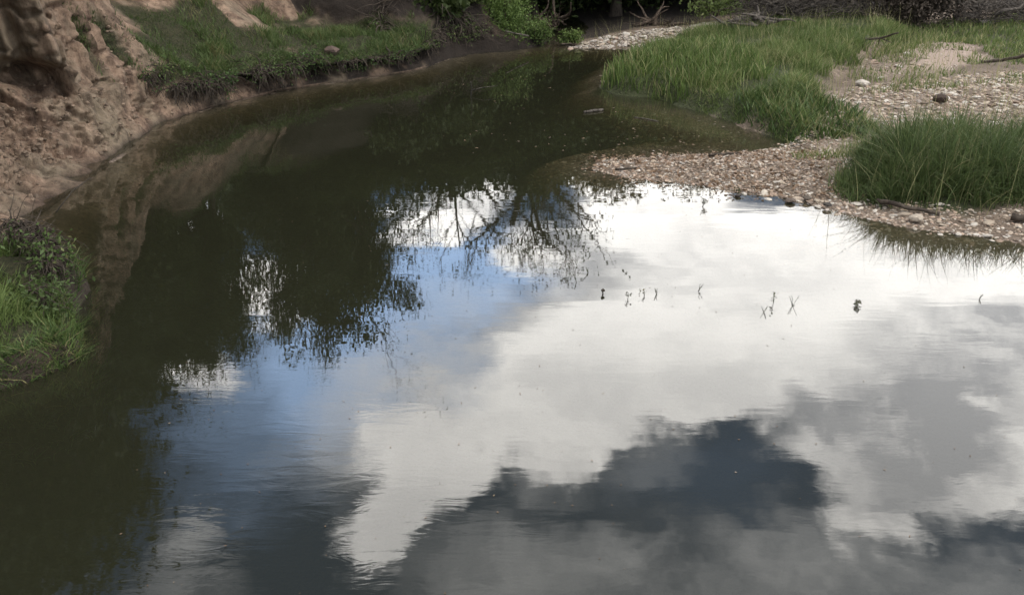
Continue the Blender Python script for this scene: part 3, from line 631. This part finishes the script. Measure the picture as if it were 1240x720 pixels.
# crumbled clods of clay on the talus
p = on_bank(cl * (1 - wallm) * smooth(BZ2, .01, .06) * (YY0 > 7) * (YY0 < 13) * smooth(fbm(B0X * 2.4, B0Y * 2.4, 0, 3, 55), .42, .6), 330)
b = MB()
for i, q in enumerate(p):
    r_ = .008 + .034 * rng.uniform() ** 3; v = rb[i % 30] * np.array([1.1, .9, .7]) * r_; a = rng.uniform(0, 6.28); ca, sa = math.cos(a), math.sin(a)
    b.add(v @ np.array([[ca, sa, 0], [-sa, ca, 0], [0, 0, 1]]) + q + (0, 0, r_ * .02), IF, np.array((.25, .18, .125)) * rng.uniform(.5, 1.1))
tag(b.build('clay_clods', M_STONE, None, 'col', False), 'crumbled clay clods strewn on the slope below the cliff', kind='stuff')
# fallen leaves on the bar
x, y = scatter([(.9, 9.8), (2.0, 9.5), (3.0, 9.1), (3.5, 8.9), (3.6, 10.6), (2.5, 10.55), (1.2, 10.4)], 420, .1); n = len(x)
a = rng.uniform(0, 6.28, n); L = rng.uniform(.014, .036, n); tlt = rng.normal(0, .35, n)
e1 = np.stack([np.cos(a) * L, np.sin(a) * L, tlt * L], -1); e2 = np.stack([-np.sin(a) * L * .35, np.cos(a) * L * .35, rng.normal(0, .3, n) * L], -1)
c = np.stack([x, y, gz(x, y) + .02], -1); V = np.stack([c - e1, c - e2 * .9, c + e1, c + e2], 1).reshape(-1, 3); F = np.arange(4 * n).reshape(-1, 4)
tag(mk('fallen_leaves', V, F, M_LITTER, None, False, {'tone': np.repeat(rng.uniform(0, 1, n), 4)}), 'orange brown leaf litter on the low gravel bar', kind='stuff')

# ------------------------------------------------------------------ trees
def grow(seed, Ht, r0, lean=(0, 0), nb=7, start=.35, spread=.9, depth=3, wig=.08, up=.5, kink=1.0):
    r = np.random.default_rng(seed); tubes = []; tips = []
    def branch(p, d, L, rad, lv):
        n = 7 if lv == 0 else 5; P = [p]; q = p.copy(); dd = d.copy()
        for i in range(n):
            dd = dd + r.normal(0, wig * (1 + lv * .8) * kink, 3) + np.array([0, 0, up * .06 * lv]); dd /= np.linalg.norm(dd); q = q + dd * L / n; P.append(q.copy())
        P = np.array(P); Rr = np.linspace(rad, rad * (.35 if lv else .3), n + 1); tubes.append((P, Rr, (9, 6, 4, 3)[lv]))
        if lv >= depth: tips.append(P[-1]); tips.append(P[len(P) // 2]); return
        m = nb if lv == 0 else (5 if lv == 1 else 4)
        for i in range(m):
            t = start + (1 - start) * (i + r.uniform(.1, .9)) / m if lv == 0 else r.uniform(.25, 1); t = min(t, .98)
            pi = t * n; a = int(pi); pt = P[a] + (P[min(a + 1, n)] - P[a]) * (pi - a); az = r.uniform(0, 6.28) if lv else i * 2.4 + r.uniform(-.5, .5)
            side = np.array([math.cos(az), math.sin(az), r.uniform(.1, .7) if lv == 0 else r.uniform(-.2, .6)])
            nd = dd * (.35 if lv == 0 else .6) + side * spread; nd /= np.linalg.norm(nd)
            branch(pt, nd, L * (r.uniform(.42, .62) if lv == 0 else r.uniform(.4, .65)) * (1.15 - .5 * t if lv == 0 else 1), np.interp(t * n, range(n + 1), Rr) * .62, lv + 1)
        tips.append(P[-1])
    d0 = np.array([lean[0], lean[1], 1.0]); d0 /= np.linalg.norm(d0); branch(np.zeros(3), d0, Ht, r0, 0); return tubes, np.array(tips)
def leaves(tips, n, sz, spr, seed):
    r = np.random.default_rng(seed); c = tips[r.integers(len(tips), size=n)] + r.normal(0, spr, (n, 3)) * np.array([1, 1, .75])
    a = r.normal(size=(n, 3)); a /= np.linalg.norm(a, axis=1)[:, None]; b_ = np.cross(a, r.normal(size=(n, 3))); b_ /= np.linalg.norm(b_, axis=1)[:, None]
    s_ = sz * r.uniform(.6, 1.3, (n, 1)); V = np.stack([c - a * s_, c - b_ * s_ * .45 + a * s_ * .1, c + a * s_, c + b_ * s_ * .45 + a * s_ * .1], 1).reshape(-1, 3)
    return V, np.arange(4 * n).reshape(-1, 4), np.repeat(np.clip(fbm(c[:, 0] * .9, c[:, 1] * .9, c[:, 2] * .9, 2, seed) * .9 + r.uniform(-.25, .35, n), 0, 1), 4)
TOPZ = {}
def tree(name, seed, Ht, r0, nleaf, lsz, spr, label, loc, group=None, bark=M_BARK, leafm=M_LEAF, rz=0, env=None, **kw):
    tb, tips = grow(seed, Ht, r0, **kw); e = empty(name, loc, rz, label, 'tree', group)
    b = MB()
    for P, Rr, k in tb[:1]: 
        Rr = Rr.copy(); Rr[0] *= 1.5; b.tube(P, Rr, 10, False)
    b.build('trunk', bark, e); b = MB()
    for P, Rr, k in tb[1:]: b.tube(P, Rr, k, False)
    if tb[1:]: b.build('branches', bark, e)
    if nleaf and env:
        r = np.random.default_rng(seed + 5); m = 230; cc = r.normal(size=(m, 3)); cc /= np.linalg.norm(cc, axis=1)[:, None]; cc *= r.uniform(.35, 1, (m, 1)) ** .5
        cc = cc * np.array([env[0], env[0], env[1]]) * r.uniform(.8, 1.08, (m, 1)) + np.array([0, 0, env[2]]); tips = np.vstack([tips, np.repeat(cc, 2, 0)])
    if nleaf:
        V, F, t = leaves(tips, nleaf, lsz, spr, seed); mk('crown', V, F, leafm, e, False, {'tone': t})
    e.scale = (1, 1, 1); TOPZ[e.name] = float(np.percentile(tips[:, 2], 98)) + spr
    return e
def place(px, py, dist):
    "ground spot and height of a tree whose top the water shows at this point of the photograph"
    d = ray(px, py); h = math.hypot(d[0], d[1]); t = dist / h; return d[0] * t, d[1] * t, -d[2] * t - CAM_H
def base_z(x, y):
    i = np.argmin((BX_ - x) ** 2 + (BY_ - y) ** 2); 
    if sdist(np.array([x]), np.array([y]), left_poly)[0] > .2: return float(BZ2.ravel()[i]) - .15
    return float(gz(x, y)[0]) - .15
protoA = tree('broadleaf_tree', 11, 7.4, .20, 26000, .11, .34, '', (0, 0, 0), env=(1.9, 3.7, 4.4), start=.12, spread=1.0, nb=11, wig=.07)
protoB = tree('broadleaf_tree', 23, 7.4, .17, 24000, .11, .32, '', (0, 0, 0), env=(1.7, 3.5, 4.5), start=.10, spread=.75, nb=12, wig=.10)
HA = 8.3
def put(first, proto, px, py, dist, sxy, label, group):
    x, y, top = place(px, py, dist); z = base_z(x, y)
    o = proto if first else copy_tree(proto); s_ = max(.3, (top - z) / (TOPZ['broadleaf_tree'] if proto is protoA else TOPZ['broadleaf_tree.001']))
    o.location = (x, y, z); o.scale = (s_ * sxy, s_ * sxy, s_); o.rotation_euler = (0, 0, random.uniform(0, 6.28)); tag(o, label, 'tree', group); return o
g1 = 'leafy trees on top of the clay bank'; g2 = 'trees of the wood beyond the bend'
usedA = usedB = False
left_trees = [(-20, 830, 10.0, 1.0, 'A', 'tall leafy tree leaning over the near left bank, darkening the bottom left water'),
    (62, 790, 10.8, 1.05, 'B', 'broad leafy tree above the clay cliff behind the grassy mound'),
    (118, 620, 12.5, 1.0, 'A', 'leafy tree on the cliff top above the two dark hollows'),
    (160, 500, 15, .9, 'B', 'leafy tree on the cliff top where the ledge begins'),
    (215, 440, 17.5, 1.0, 'A', 'rounded leafy tree above the start of the grassy ledge'),
    (285, 425, 19, .8, 'B', 'darkest rounded tree behind the middle of the grassy ledge'),
    (392, 415, 20, .85, 'A', 'rounded tree whose mirrored crown bulges into the blue patch'),
    (428, 380, 21.5, .8, 'B', 'leafy tree above the undercut end of the ledge'),
    (345, 318, 24, 1.1, 'B', 'lower tree filling the gap behind the ledge trees'),
    (232, 325, 20, 1.1, 'B', 'dark tree in the second row behind the start of the ledge'), (180, 330, 21, 1.3, 'A', 'wide crowned tree set back behind the cliff top'),
    (60, 400, 16, 1.2, 'B', 'wide crowned tree far back from the near cliff'), (150, 365, 18, 1.5, 'A', 'dark tree closing the gap behind the two wide crowned ones')]
for i, (px, py, ds, sx, t, lb) in enumerate(left_trees):
    pr = protoA if t == 'A' else protoB; f = not (usedA if t == 'A' else usedB)
    put(f, pr, px, py, ds, sx, lb, g1)
    if t == 'A': usedA = True
    else: usedB = True
far = [(470, 235, 27), (520, 205, 30), (570, 208, 36), (620, 215, 33), (655, 214, 29), (700, 222, 31), (735, 212, 34), (780, 205, 38), (830, 200, 35), (880, 198, 40), (940, 196, 36),
       (1000, 195, 41), (1060, 200, 37), (1130, 200, 40), (1200, 200, 36), (1290, 205, 38), (540, 180, 44), (690, 190, 46), (840, 185, 50), (990, 185, 52), (1150, 190, 52), (400, 240, 33), (300, 260, 34), (200, 280, 34)]
names = 'first second third fourth fifth sixth seventh eighth ninth tenth eleventh twelfth thirteenth fourteenth fifteenth sixteenth'.split()
for i, (px, py, ds) in enumerate(far):
    lb = 'dark leafy tree of the far wood whose top shows only mirrored in the water'
    put(False, (protoA, protoB)[i % 2], px, py, ds, random.uniform(1.0, 1.35) * 1.1, lb, g2)
for x, y, h_, sx, lb in ((-1.7, 20.5, 3.3, .75, 'low spreading tree shading the back of the rounded bright bush'), (.5, 21.9, 3.7, .8, 'low spreading tree over the creek where it leaves the picture'), (2.5, 22.3, 3.8, .8, 'low spreading tree shading the left part of the far gravel strip'),
        (4.5, 22.6, 3.8, .75, 'low spreading tree above the right part of the far gravel strip'), (6.6, 23.6, 3.9, .8, 'low spreading tree behind the grey tangle of dead branches'), (-3.3, 21.4, 3.5, .8, 'low spreading tree on the bank behind the end of the ledge')):
    z = base_z(x, y); o = copy_tree(protoB); o.location = (x, y, z); o.scale = (sx, sx, (h_ - z) / HA); tag(o, lb, 'tree', 'low trees along the far edge of the water')
# trees that stand out of the row
def special(name, px, py, dist, seed, label, **kw):
    x, y, top = place(px, py, dist); z = base_z(x, y); e = tree(name, seed, (top - z) * .86, label=label, loc=(x, y, z), **kw); f = (top - z) / TOPZ[e.name]; e.scale = (f, f, f); return e
special('open_limbed_tree', 640, 345, 27, 5, 'open limbed tree with forked dark limbs and thin leaves, mid picture in the reflection', r0=.34, nleaf=1700, lsz=.07, spr=.30, start=.28, spread=.55, nb=6, wig=.09, bark=M_BARK)
special('open_limbed_tree', 690, 315, 28, 8, 'smaller open limbed tree just right of the forked one', r0=.22, nleaf=1100, lsz=.07, spr=.28, start=.35, spread=.6, nb=6, wig=.12)
special('slender_tree', 560, 345, 26, 14, 'slender tree with a bare curved trunk and a small thin crown', r0=.27, nleaf=600, lsz=.07, spr=.26, start=.74, spread=.5, nb=5, wig=.02)
special('thin_twigged_tree', 375, 462, 24, 31, 'thin twigged tree rising above the rounded crowns of the ledge trees', r0=.09, nleaf=500, lsz=.05, spr=.18, start=.55, spread=.6, nb=7, wig=.09)
special('thin_twigged_tree', 425, 462, 25, 37, 'sparse twigged tree nearest the blue patch of sky', r0=.08, nleaf=500, lsz=.05, spr=.18, start=.55, spread=.6, nb=7, wig=.09)
special('thin_twigged_tree', 235, 500, 19, 41, 'spindly tree at the edge of the tall cliff top trees', r0=.07, nleaf=400, lsz=.05, spr=.2, start=.5, spread=.6, nb=7, wig=.1)

def on(px, py): x, y = U(px, py, .45); return (x, y, base_z(x, y) + .1)
# ------------------------------------------------------------------ bushes
def bush(name, loc, rx, ry, rz_, n, sz, m, label, seed, cat='bush', stems=10, stemm=M_BARK):
    r = np.random.default_rng(seed); e = empty(name, loc, 0, label, cat); b = MB(); tips = []
    for i in range(stems):
        a = r.uniform(0, 6.28); rr = r.uniform(.2, 1); tp = np.array([math.cos(a) * rx * rr, math.sin(a) * ry * rr, rz_ * math.sqrt(max(.05, 1.1 - rr * rr)) * r.uniform(.7, 1.05)])
        ts = np.linspace(0, 1, 6)[:, None]; P = tp * ts * np.array([1, 1, 0]) * ts ** .3 + np.array([0, 0, 1]) * tp[2] * ts + r.normal(0, .03, (6, 3)) * ts; b.tube(P, np.linspace(.02, .004, 6) * (1 + rz_), 4, False)
        tips += [P[-1], P[-2], P[-3], P[3] * .9]
    b.build('stems', stemm, e); V, F, t = leaves(np.array(tips), n, sz, min(rx, rz_) * .22, seed); V[:, 2] = np.maximum(V[:, 2], .0); mk('foliage', V, F, m, e, False, {'tone': t}); return e
# dead brush, roots
bush('willow_bush', (-.25, 18.75, .05), .85, .6, .95, 11000, .028, M_GRASS, 'rounded bright green bush at the water edge where the creek bends', 3, stems=26)
bush('willow_bush', (.45, 18.6, .0), .35, .3, .5, 2000, .026, M_GRASS, 'small green bush at the right end of the rounded bright bush', 4, stems=10)
bush('low_shrub', (1.28, 18.62, .05), .33, .2, .22, 900, .03, M_GRASS, 'small low green shrub at the tip of the far gravel strip', 5, stems=9)
for i, (x, y, w_, h_, lb) in enumerate([(-1.35, 17.75, .5, .7, 'dark ivy like shrub hanging on the steep bank left of the rounded bush'), (-.95, 18.3, .5, .9, 'small dark shrub wedged against the rounded bright bush'), (-2.2, 18.2, .8, .8, 'dark shrub on the steep bank behind the ledge end'),(-1.7, 20.2, 1.3, 1.6, 'dark shrub behind the end of the grassy ledge'), (.8, 24.0, 1.5, 1.3, 'dark shrub past the bend straight above the creek'), (3.0, 24.2, 1.5, 1.5, 'dark shrub behind the left part of the far gravel strip'),
        (5.2, 24.6, 1.4, 1.6, 'dark shrub behind the right part of the far gravel strip'), (-3.6, 21.5, 1.5, 1.5, 'dark shrub high on the bank behind the ledge'), (-1.0, 25.5, 1.8, 2.0, 'tallest dark shrub left of the bend'), (1.9, 27.0, 2.0, 2.2, 'tall dark shrub deep in the wood behind the bend'),
        (4.4, 27.5, 2.0, 2.4, 'dense dark shrub under the first trees of the wood')]):
    bush('understory_shrub', (x, y, base_z(x, y)), w_, w_ * .8, h_, 4200, .07, M_LEAF, lb, 50 + i, stems=22)
bush('understory_shrub', (*U(865, 18, .4), .35), .8, .5, .6, 1800, .04, M_GRASS, 'greener shrub left of the tangled dead brush', 71, stems=14)
bush('dark_thicket', on(1105, 28), 1.2, .7, 1.5, 13000, .04, M_BARK, 'dense dark leafless thicket at the top right above the flat grass', 72, 'thicket', stems=90)

def brush(name, loc, w_, d_, h_, n, label, seed, m=M_DEAD, cat='brush pile', rad=.018, bent=.25):
    r = np.random.default_rng(seed); e = empty(name, loc, 0, label, cat)
    for part, cnt, k in (('branch', 9, 2.2), ('twigs', n, 1)):
        b = MB()
        for i in range(cnt):
            p0 = np.array([r.uniform(-w_, w_) * .8, r.uniform(-d_, d_), r.uniform(0, h_ * .5)]); dr = np.array([r.normal(0, 1), r.normal(0, .5), abs(r.normal(.25, .35))]); dr /= np.linalg.norm(dr)
            L = r.uniform(.35, 1) * w_ * (1.4 if k > 1 else .7); P = [p0]
            for j in range(6): dr = dr + r.normal(0, bent, 3); dr[2] -= .05; dr /= np.linalg.norm(dr); P.append(P[-1] + dr * L / 6)
            P = np.array(P); P[:, 2] = np.maximum(P[:, 2], .01); 
            if k > 1: bb = MB(); bb.tube(P, np.linspace(rad * k * 1.2, rad * .5, 7), 6); bb.build('branch', m, e)
            else: b.tube(P, np.linspace(rad * .6, rad * .15, 7), 3, False)
        if k == 1: o = b.build('twigs', m, e); o['kind'] = 'stuff'
    return e
brush('dead_brush', on(975, 24), 1.4, .7, 1.1, 950, 'wide tangle of grey dead branches along the top of the grassy bank', 1)
brush('dead_brush', on(905, 34), .45, .25, .55, 70, 'small spiky dead branch pile at the left end of the grey tangle', 2)
brush('dead_brush', on(1200, 26), 1.2, .5, 1.0, 420, 'bare grey branches sprawling right of the dark thicket', 3)
brush('dead_brush', (.5, 20.4, .1), .7, .3, .4, 140, 'dark twiggy driftwood heap beside the rounded bright bush', 4, M_ROOT)
brush('dead_brush', on(790, 14), .6, .25, .2, 60, 'low fallen branches lying behind the far gravel strip', 6, M_ROOT)

# exposed roots
def roots(name, pts, label, seed, n=26, L=.5, rad=.012, out=(1, -1, 0), M_ROOT=M_BARK, lf=500):
    r = np.random.default_rng(seed); c = np.mean(pts, axis=0); e = empty(name, tuple(c), 0, label, 'roots'); b = MB()
    for i in range(n):
        t = r.uniform(0, len(pts) - 1); a = int(t); p = np.array(pts[a]) + (np.array(pts[min(a + 1, len(pts) - 1)]) - np.array(pts[a])) * (t - a) - c
        dr = np.array(out, float) * r.uniform(.1, 1) + r.normal(0, .75, 3); dr /= np.linalg.norm(dr); P = [p]; Lr = r.uniform(.3, 1.35)
        for j in range(7): dr = dr + r.normal(0, .3, 3) + np.array([0, 0, -.25]); dr /= np.linalg.norm(dr); P.append(P[-1] + dr * L * Lr * r.uniform(.6, 1.1) / 7)
        q = np.linspace(rad * r.uniform(.5, 1.6), rad * .3, 8)
        if i < 8: bb = MB(); bb.tube(np.array(P), q * 1.7, 6); bb.build('root', M_ROOT, e)
        else: b.tube(np.array(P), q, 4, False)
    o = b.build('fine_roots', M_ROOT, e); o['kind'] = 'stuff'
    if lf:
        q = np.array([np.array(pts[int(r.integers(len(pts) - 1))]) * (1 - t) + np.array(pts[-1]) * t for t in r.uniform(0, 1, 40)]) - c + r.normal(0, .08, (40, 3)) + np.array([.04, -.04, -.02])
        V, F, t = leaves(q, lf, .022, .06, seed); mk('leaves', V, F, M_LEDGE, e, False, {'tone': t})
    return e
def lip_pt(y_, k=4.0, off=0.0):
    i = int(np.argmin(np.abs(PY - y_) + 100 * ~dense)); j = int(np.argmin(np.abs(tk - k))); q = BANK[i, j]; return (q[0] - NX[i] * off, q[1] - NY[i] * off, q[2])
roots('exposed_roots', [lip_pt(12.6), lip_pt(13.0), lip_pt(13.4)], 'dark roots hanging at the near end of the ledge', 1, 230, .42, .008)
roots('exposed_roots', [lip_pt(13.8), lip_pt(14.1), lip_pt(14.4)], 'thick pale tipped roots under the middle of the ledge', 2, 120, .42, .009)
roots('exposed_roots', [lip_pt(14.9), lip_pt(15.4), lip_pt(15.9)], 'thin roots under the far end of the ledge', 3, 90, .3, .008)
roots('exposed_roots', [lip_pt(16.5, 5.5), lip_pt(16.9, 6), lip_pt(17.3, 6), lip_pt(17.3, 4.5), lip_pt(17.7, 4)], 'tangled dark roots on the steep bank between the ledge and the rounded bush', 4, 330, .75, .012)
roots('exposed_roots', [lip_pt(16.3, 4.2), lip_pt(16.7, 3.8), lip_pt(17.1, 3.8), lip_pt(17.5, 3.6), lip_pt(17.8, 3.6)], 'low fringe of dark roots along the waterline left of the rounded bush', 24, 300, .4, .01)
roots('exposed_roots', [lip_pt(12.25, 4.4), lip_pt(12.5, 4.6), lip_pt(12.8, 4.8)], 'black matted roots where the bare cliff meets the grassy ledge', 14, 260, .3, .008)
roots('exposed_roots', [lip_pt(14.35, 4.2), lip_pt(14.6, 4.4), lip_pt(14.8, 4.2)], 'dark rounded root clump bulging over the middle of the ledge', 15, 240, .34, .008)
# flood debris and roots on the mound
roots('root_mat', [(-4.1, 6.75, .52), (-3.8, 6.6, .52), (-3.6, 6.4, .48), (-3.5, 6.2, .40)], 'dark matted root clump drooping over the edge of the left mound', 5, 700, .30, .005, (1, -.5, -.6))
roots('root_mat', [(-3.55, 5.95, .36), (-3.35, 5.75, .3)], 'smaller dark root tuft low on the left mound', 6, 80, .22, .005, (1, -.6, 0))

# driftwood, sticks
def stick(name, P, r0, r1, label, m=M_DEAD, cat='driftwood', side=(), k=7):
    P = np.array(P, float); c = P[0].copy(); e = empty(name, tuple(c), 0, label, cat); b = MB(); Q = P - c
    ts = np.linspace(0, len(Q) - 1, (len(Q) - 1) * 4 + 1); Q = np.stack([np.interp(ts, range(len(Q)), Q[:, i]) for i in range(3)], 1); Q[1:-1] += rng.normal(0, r0 * .18, (len(Q) - 2, 3))
    b.tube(Q, np.linspace(r0, r1, len(Q)) * rng.uniform(.85, 1.15, len(Q)), k); b.build('stem', m, e)
    for sP, sr in side: b = MB(); b.tube(np.array(sP, float) - c, np.linspace(sr, sr * .35, len(sP)), 5); b.build('side_branch', m, e)
    return e
def g3(px, py, z): x, y = U(px, py, z); return (x, y, z)
stick('driftwood_log', [g3(1062, 243, .07), g3(1082, 246, .11), g3(1100, 252, .09), g3(1138, 258, .07)], .028, .018, 'dark curved driftwood branch below the tall grass clump', M_BARK, side=[([g3(1125, 256, .08), g3(1140, 262, .04)], .012)])
stick('driftwood_log', [g3(1225, 262, .1), g3(1260, 266, .1)], .035, .03, 'short dark log end at the right edge under the tall grass', M_BARK)
stick('driftwood_stick', [g3(858, 188, .03), g3(875, 187, .05), g3(888, 186, .04)], .02, .012, 'short dark stick at the rear edge of the low gravel bar', M_BARK)
stick('driftwood_stick', [g3(745, 205, .03), g3(775, 203, .04)], .014, .01, 'dark stick near the tip of the low gravel bar', M_BARK)
stick('floating_stick', [g3(707, 136, .01), g3(730, 133, .015)], .022, .02, 'short pale stick floating left of the grassy bank')
stick('floating_stick', [g3(768, 142, .005), g3(782, 144, .01), g3(797, 147, .005)], .008, .006, 'thin pale twig floating in the shallow inlet')
stick('snagged_branch', [g3(570, 118, -.03), g3(571, 108, .12), g3(570, 99, .26)], .012, .006, 'bare forked twig standing out of the far water', side=[([g3(572, 109, .06), g3(585, 106, .10), g3(602, 104, .10)], .009)])
stick('fallen_branch', [g3(1020, 50, .55), g3(1065, 46, .62), g3(1088, 40, .75)], .025, .012, 'small dark branch lying in front of the thicket', M_BARK, side=[([g3(1065, 46, .62), g3(1064, 54, .5)], .015), ([g3(1068, 47, .6), g3(1080, 52, .5)], .012)])
stick('fallen_branch', [g3(1188, 75, .4), g3(1213, 73, .45), g3(1250, 66, .6)], .022, .03, 'dark branch across the sandy patch at the right edge', M_BARK)
stick('fallen_branch', [g3(640, 44, .25), g3(612, 38, .4)], .02, .01, 'pale twig beside the rounded bright bush')
stick('long_grass_stem', [(-3.75, 6.9, .55), (-3.6, 6.95, .72), (-3.45, 7.0, .82)], .004, .002, 'single pale dry stem leaning out from the left mound', cat='grass stem', k=4)
# rocks
def rockobj(name, loc, r_, col, label, cat='rock', fl=.6, seed=1):
    v = rock(JV, seed) * np.array([1.15, .9, fl]) * r_; n_ = fbm(v[:, 0] * 6 / r_ * .2, v[:, 1] * 1.2 / r_, v[:, 2] / r_, 2, seed); v *= (1 + (n_[:, None] - .5) * .3)
    o = mk(name, v, JF, M_STONE, None, False, {'col': np.tile(col, (len(v), 1))}, loc); return tag(o, label, cat)
x, y = U(1141, 110, .42); rockobj('rock', (x, y, float(gz(x, y)[0]) + .05), .10, (.055, .035, .028), 'dark reddish brown rock sitting alone on the upper gravel', seed=5, fl=.8)
for i, (px, py, r_, cl_, lb) in enumerate([(894, 236, .035, (.05, .045, .04), 'small dark rock in the water off the gravel bar'), (957, 243, .05, (.13, .10, .08), 'leftmost of three brown rocks in the water along the bar edge'), (977, 242, .04, (.11, .09, .07), 'middle of three brown rocks in the water along the bar edge'),
        (1002, 250, .04, (.05, .045, .04), 'flat dark rock at the right end of three in the water'), (1045, 100, .10, (.50, .45, .38), 'pale flat rock at the left start of the upper gravel'), (1085, 236, .08, (.50, .40, .34), 'pale round rock at the foot of the tall grass'),
        (1110, 268, .07, (.45, .38, .30), 'tan rock at the waterline below the driftwood'), (350, 45, .24, (.16, .11, .095), 'large reddish clod at the back of the ledge'), (1190, 36, .12, (.3, .27, .24), 'pale rock in the flat grass near the right edge')]):
    zz = .02 if py > 230 else .3; x, y = U(px, py, zz)
    if i == 7: x, y = U(px + 50, py - 5, .75); r_ = .15; cl_ = (.11, .075, .06)
    z = base_z(x, y) + .19; rockobj('rock', (x, y, max(z, .0)), r_, cl_, lb, seed=20 + i)

# weeds standing in the water
def weed(px, py, hpx, kind, label, group=None):
    x, y = U(px, py); s_ = math.hypot(math.hypot(x, y), CAM_H) / FPX; h = hpx * s_ / math.cos(R(25)) * .5; r = np.random.default_rng(int(px)); e = empty('water_weed', (x, y, 0), 0, label, 'water weed', group); b = MB()
    n = 1 if kind < 2 else 3
    for i in range(n):
        a = r.uniform(0, 6.28); t = np.linspace(-.15, 1, 6)[:, None]; P = np.array([0, 0, h]) * t + np.array([math.cos(a), math.sin(a) * .3, 0]) * t * h * (.12 if n == 1 else .5) + r.normal(0, h * .03, (6, 3))
        bb = MB(); bb.tube(P, np.linspace(.0028, .0014, 6) * (2.2 if kind == 1 else 1), 4); bb.build('stem', M_WEED if kind != 1 else M_BARK, e)
        if kind in (0, 3): V, F, tt = leaves(P[3:], 14, .012, .012, int(px) + i); mk('leaves', V, F, M_WEED, e, False, {'tone': tt})
    if kind == 1: v = rock(JV, 3) * (.016, .016, h * .35) + (0, 0, h * .75); mk('seed_head', v, JF, M_BARK, e)
    return e
for i, (px, py, hp, kd, lb) in enumerate([(730, 356, 12, 1, 'dark seed headed weed standing leftmost of the water weeds'), (760, 362, 14, 0, 'small leafy weed just right of the seed headed one'), (780, 358, 12, 0, 'thin weed second right of the seed headed one'), (795, 356, 14, 2, 'very thin reed right of the leafy pair'),
        (698, 342, 16, 2, 'thin reed farthest left in the bright water'), (846, 352, 18, 2, 'thin reed between the two groups of weeds'), (925, 378, 14, 2, 'short reed left of the tallest weeds'), (936, 368, 22, 0, 'tall leafy weed standing left of the crossed reeds'), (960, 370, 22, 2, 'crossed trio of reeds in the middle of the bright water'),
        (1038, 370, 10, 3, 'leafy weed right of the crossed reeds'), (1186, 362, 10, 2, 'lone reed at the right near the reflected grass'), (893, 235, 12, 3, 'leafy sprig beside the dark rock off the gravel bar'), (851, 250, 16, 3, 'dark leafy sprig in the water off the bar'), (712, 330, 12, 2, 'short reed above the seed headed weed')]): weed(px, py, hp, kd, lb)
# leafy seedlings on the gravel
for i, (px, py, lb) in enumerate([(1045, 158, 'small leafy plant between the two gravel patches'), (1030, 150, 'pale leafy seedling left of the tall grass'), (1190, 290, 'tiny plant at the waterline near the right edge')]):
    x, y = U(px, py, .2); bush('seedling', (x, y, float(gz(x, y)[0])), .09, .08, .13, 120, .02, M_TALL, lb, 90 + i, 'plant', stems=6)

# floating specks of leaf and foam: too many to count
n = 330; x = np.r_[rng.uniform(-2.4, 3.2, 230), rng.normal(1.6, .9, 40), rng.uniform(-1, 2.6, 60)]; y = np.r_[rng.uniform(3, 9, 230), rng.normal(11.2, .5, 40), rng.uniform(10.6, 15.5, 60)]
a = rng.uniform(0, 6.28, n); L = rng.uniform(.003, .009, n) * np.where(y > 9, 3.0, 1); e1 = np.stack([np.cos(a) * L, np.sin(a) * L, 0 * L], -1); e2 = np.stack([-np.sin(a) * L * .5, np.cos(a) * L * .5, 0 * L], -1); c = np.stack([x, y, 0 * x + .004], -1)
V = np.stack([c - e1, c - e2, c + e1, c + e2], 1).reshape(-1, 3); tn = rng.uniform(0, 1, n)
tag(mk('floating_specks', V, np.arange(4 * n).reshape(-1, 4), M_LITTER, None, False, {'tone': np.repeat(tn, 4)}), 'specks of leaf and seed drifting on the water', kind='stuff')
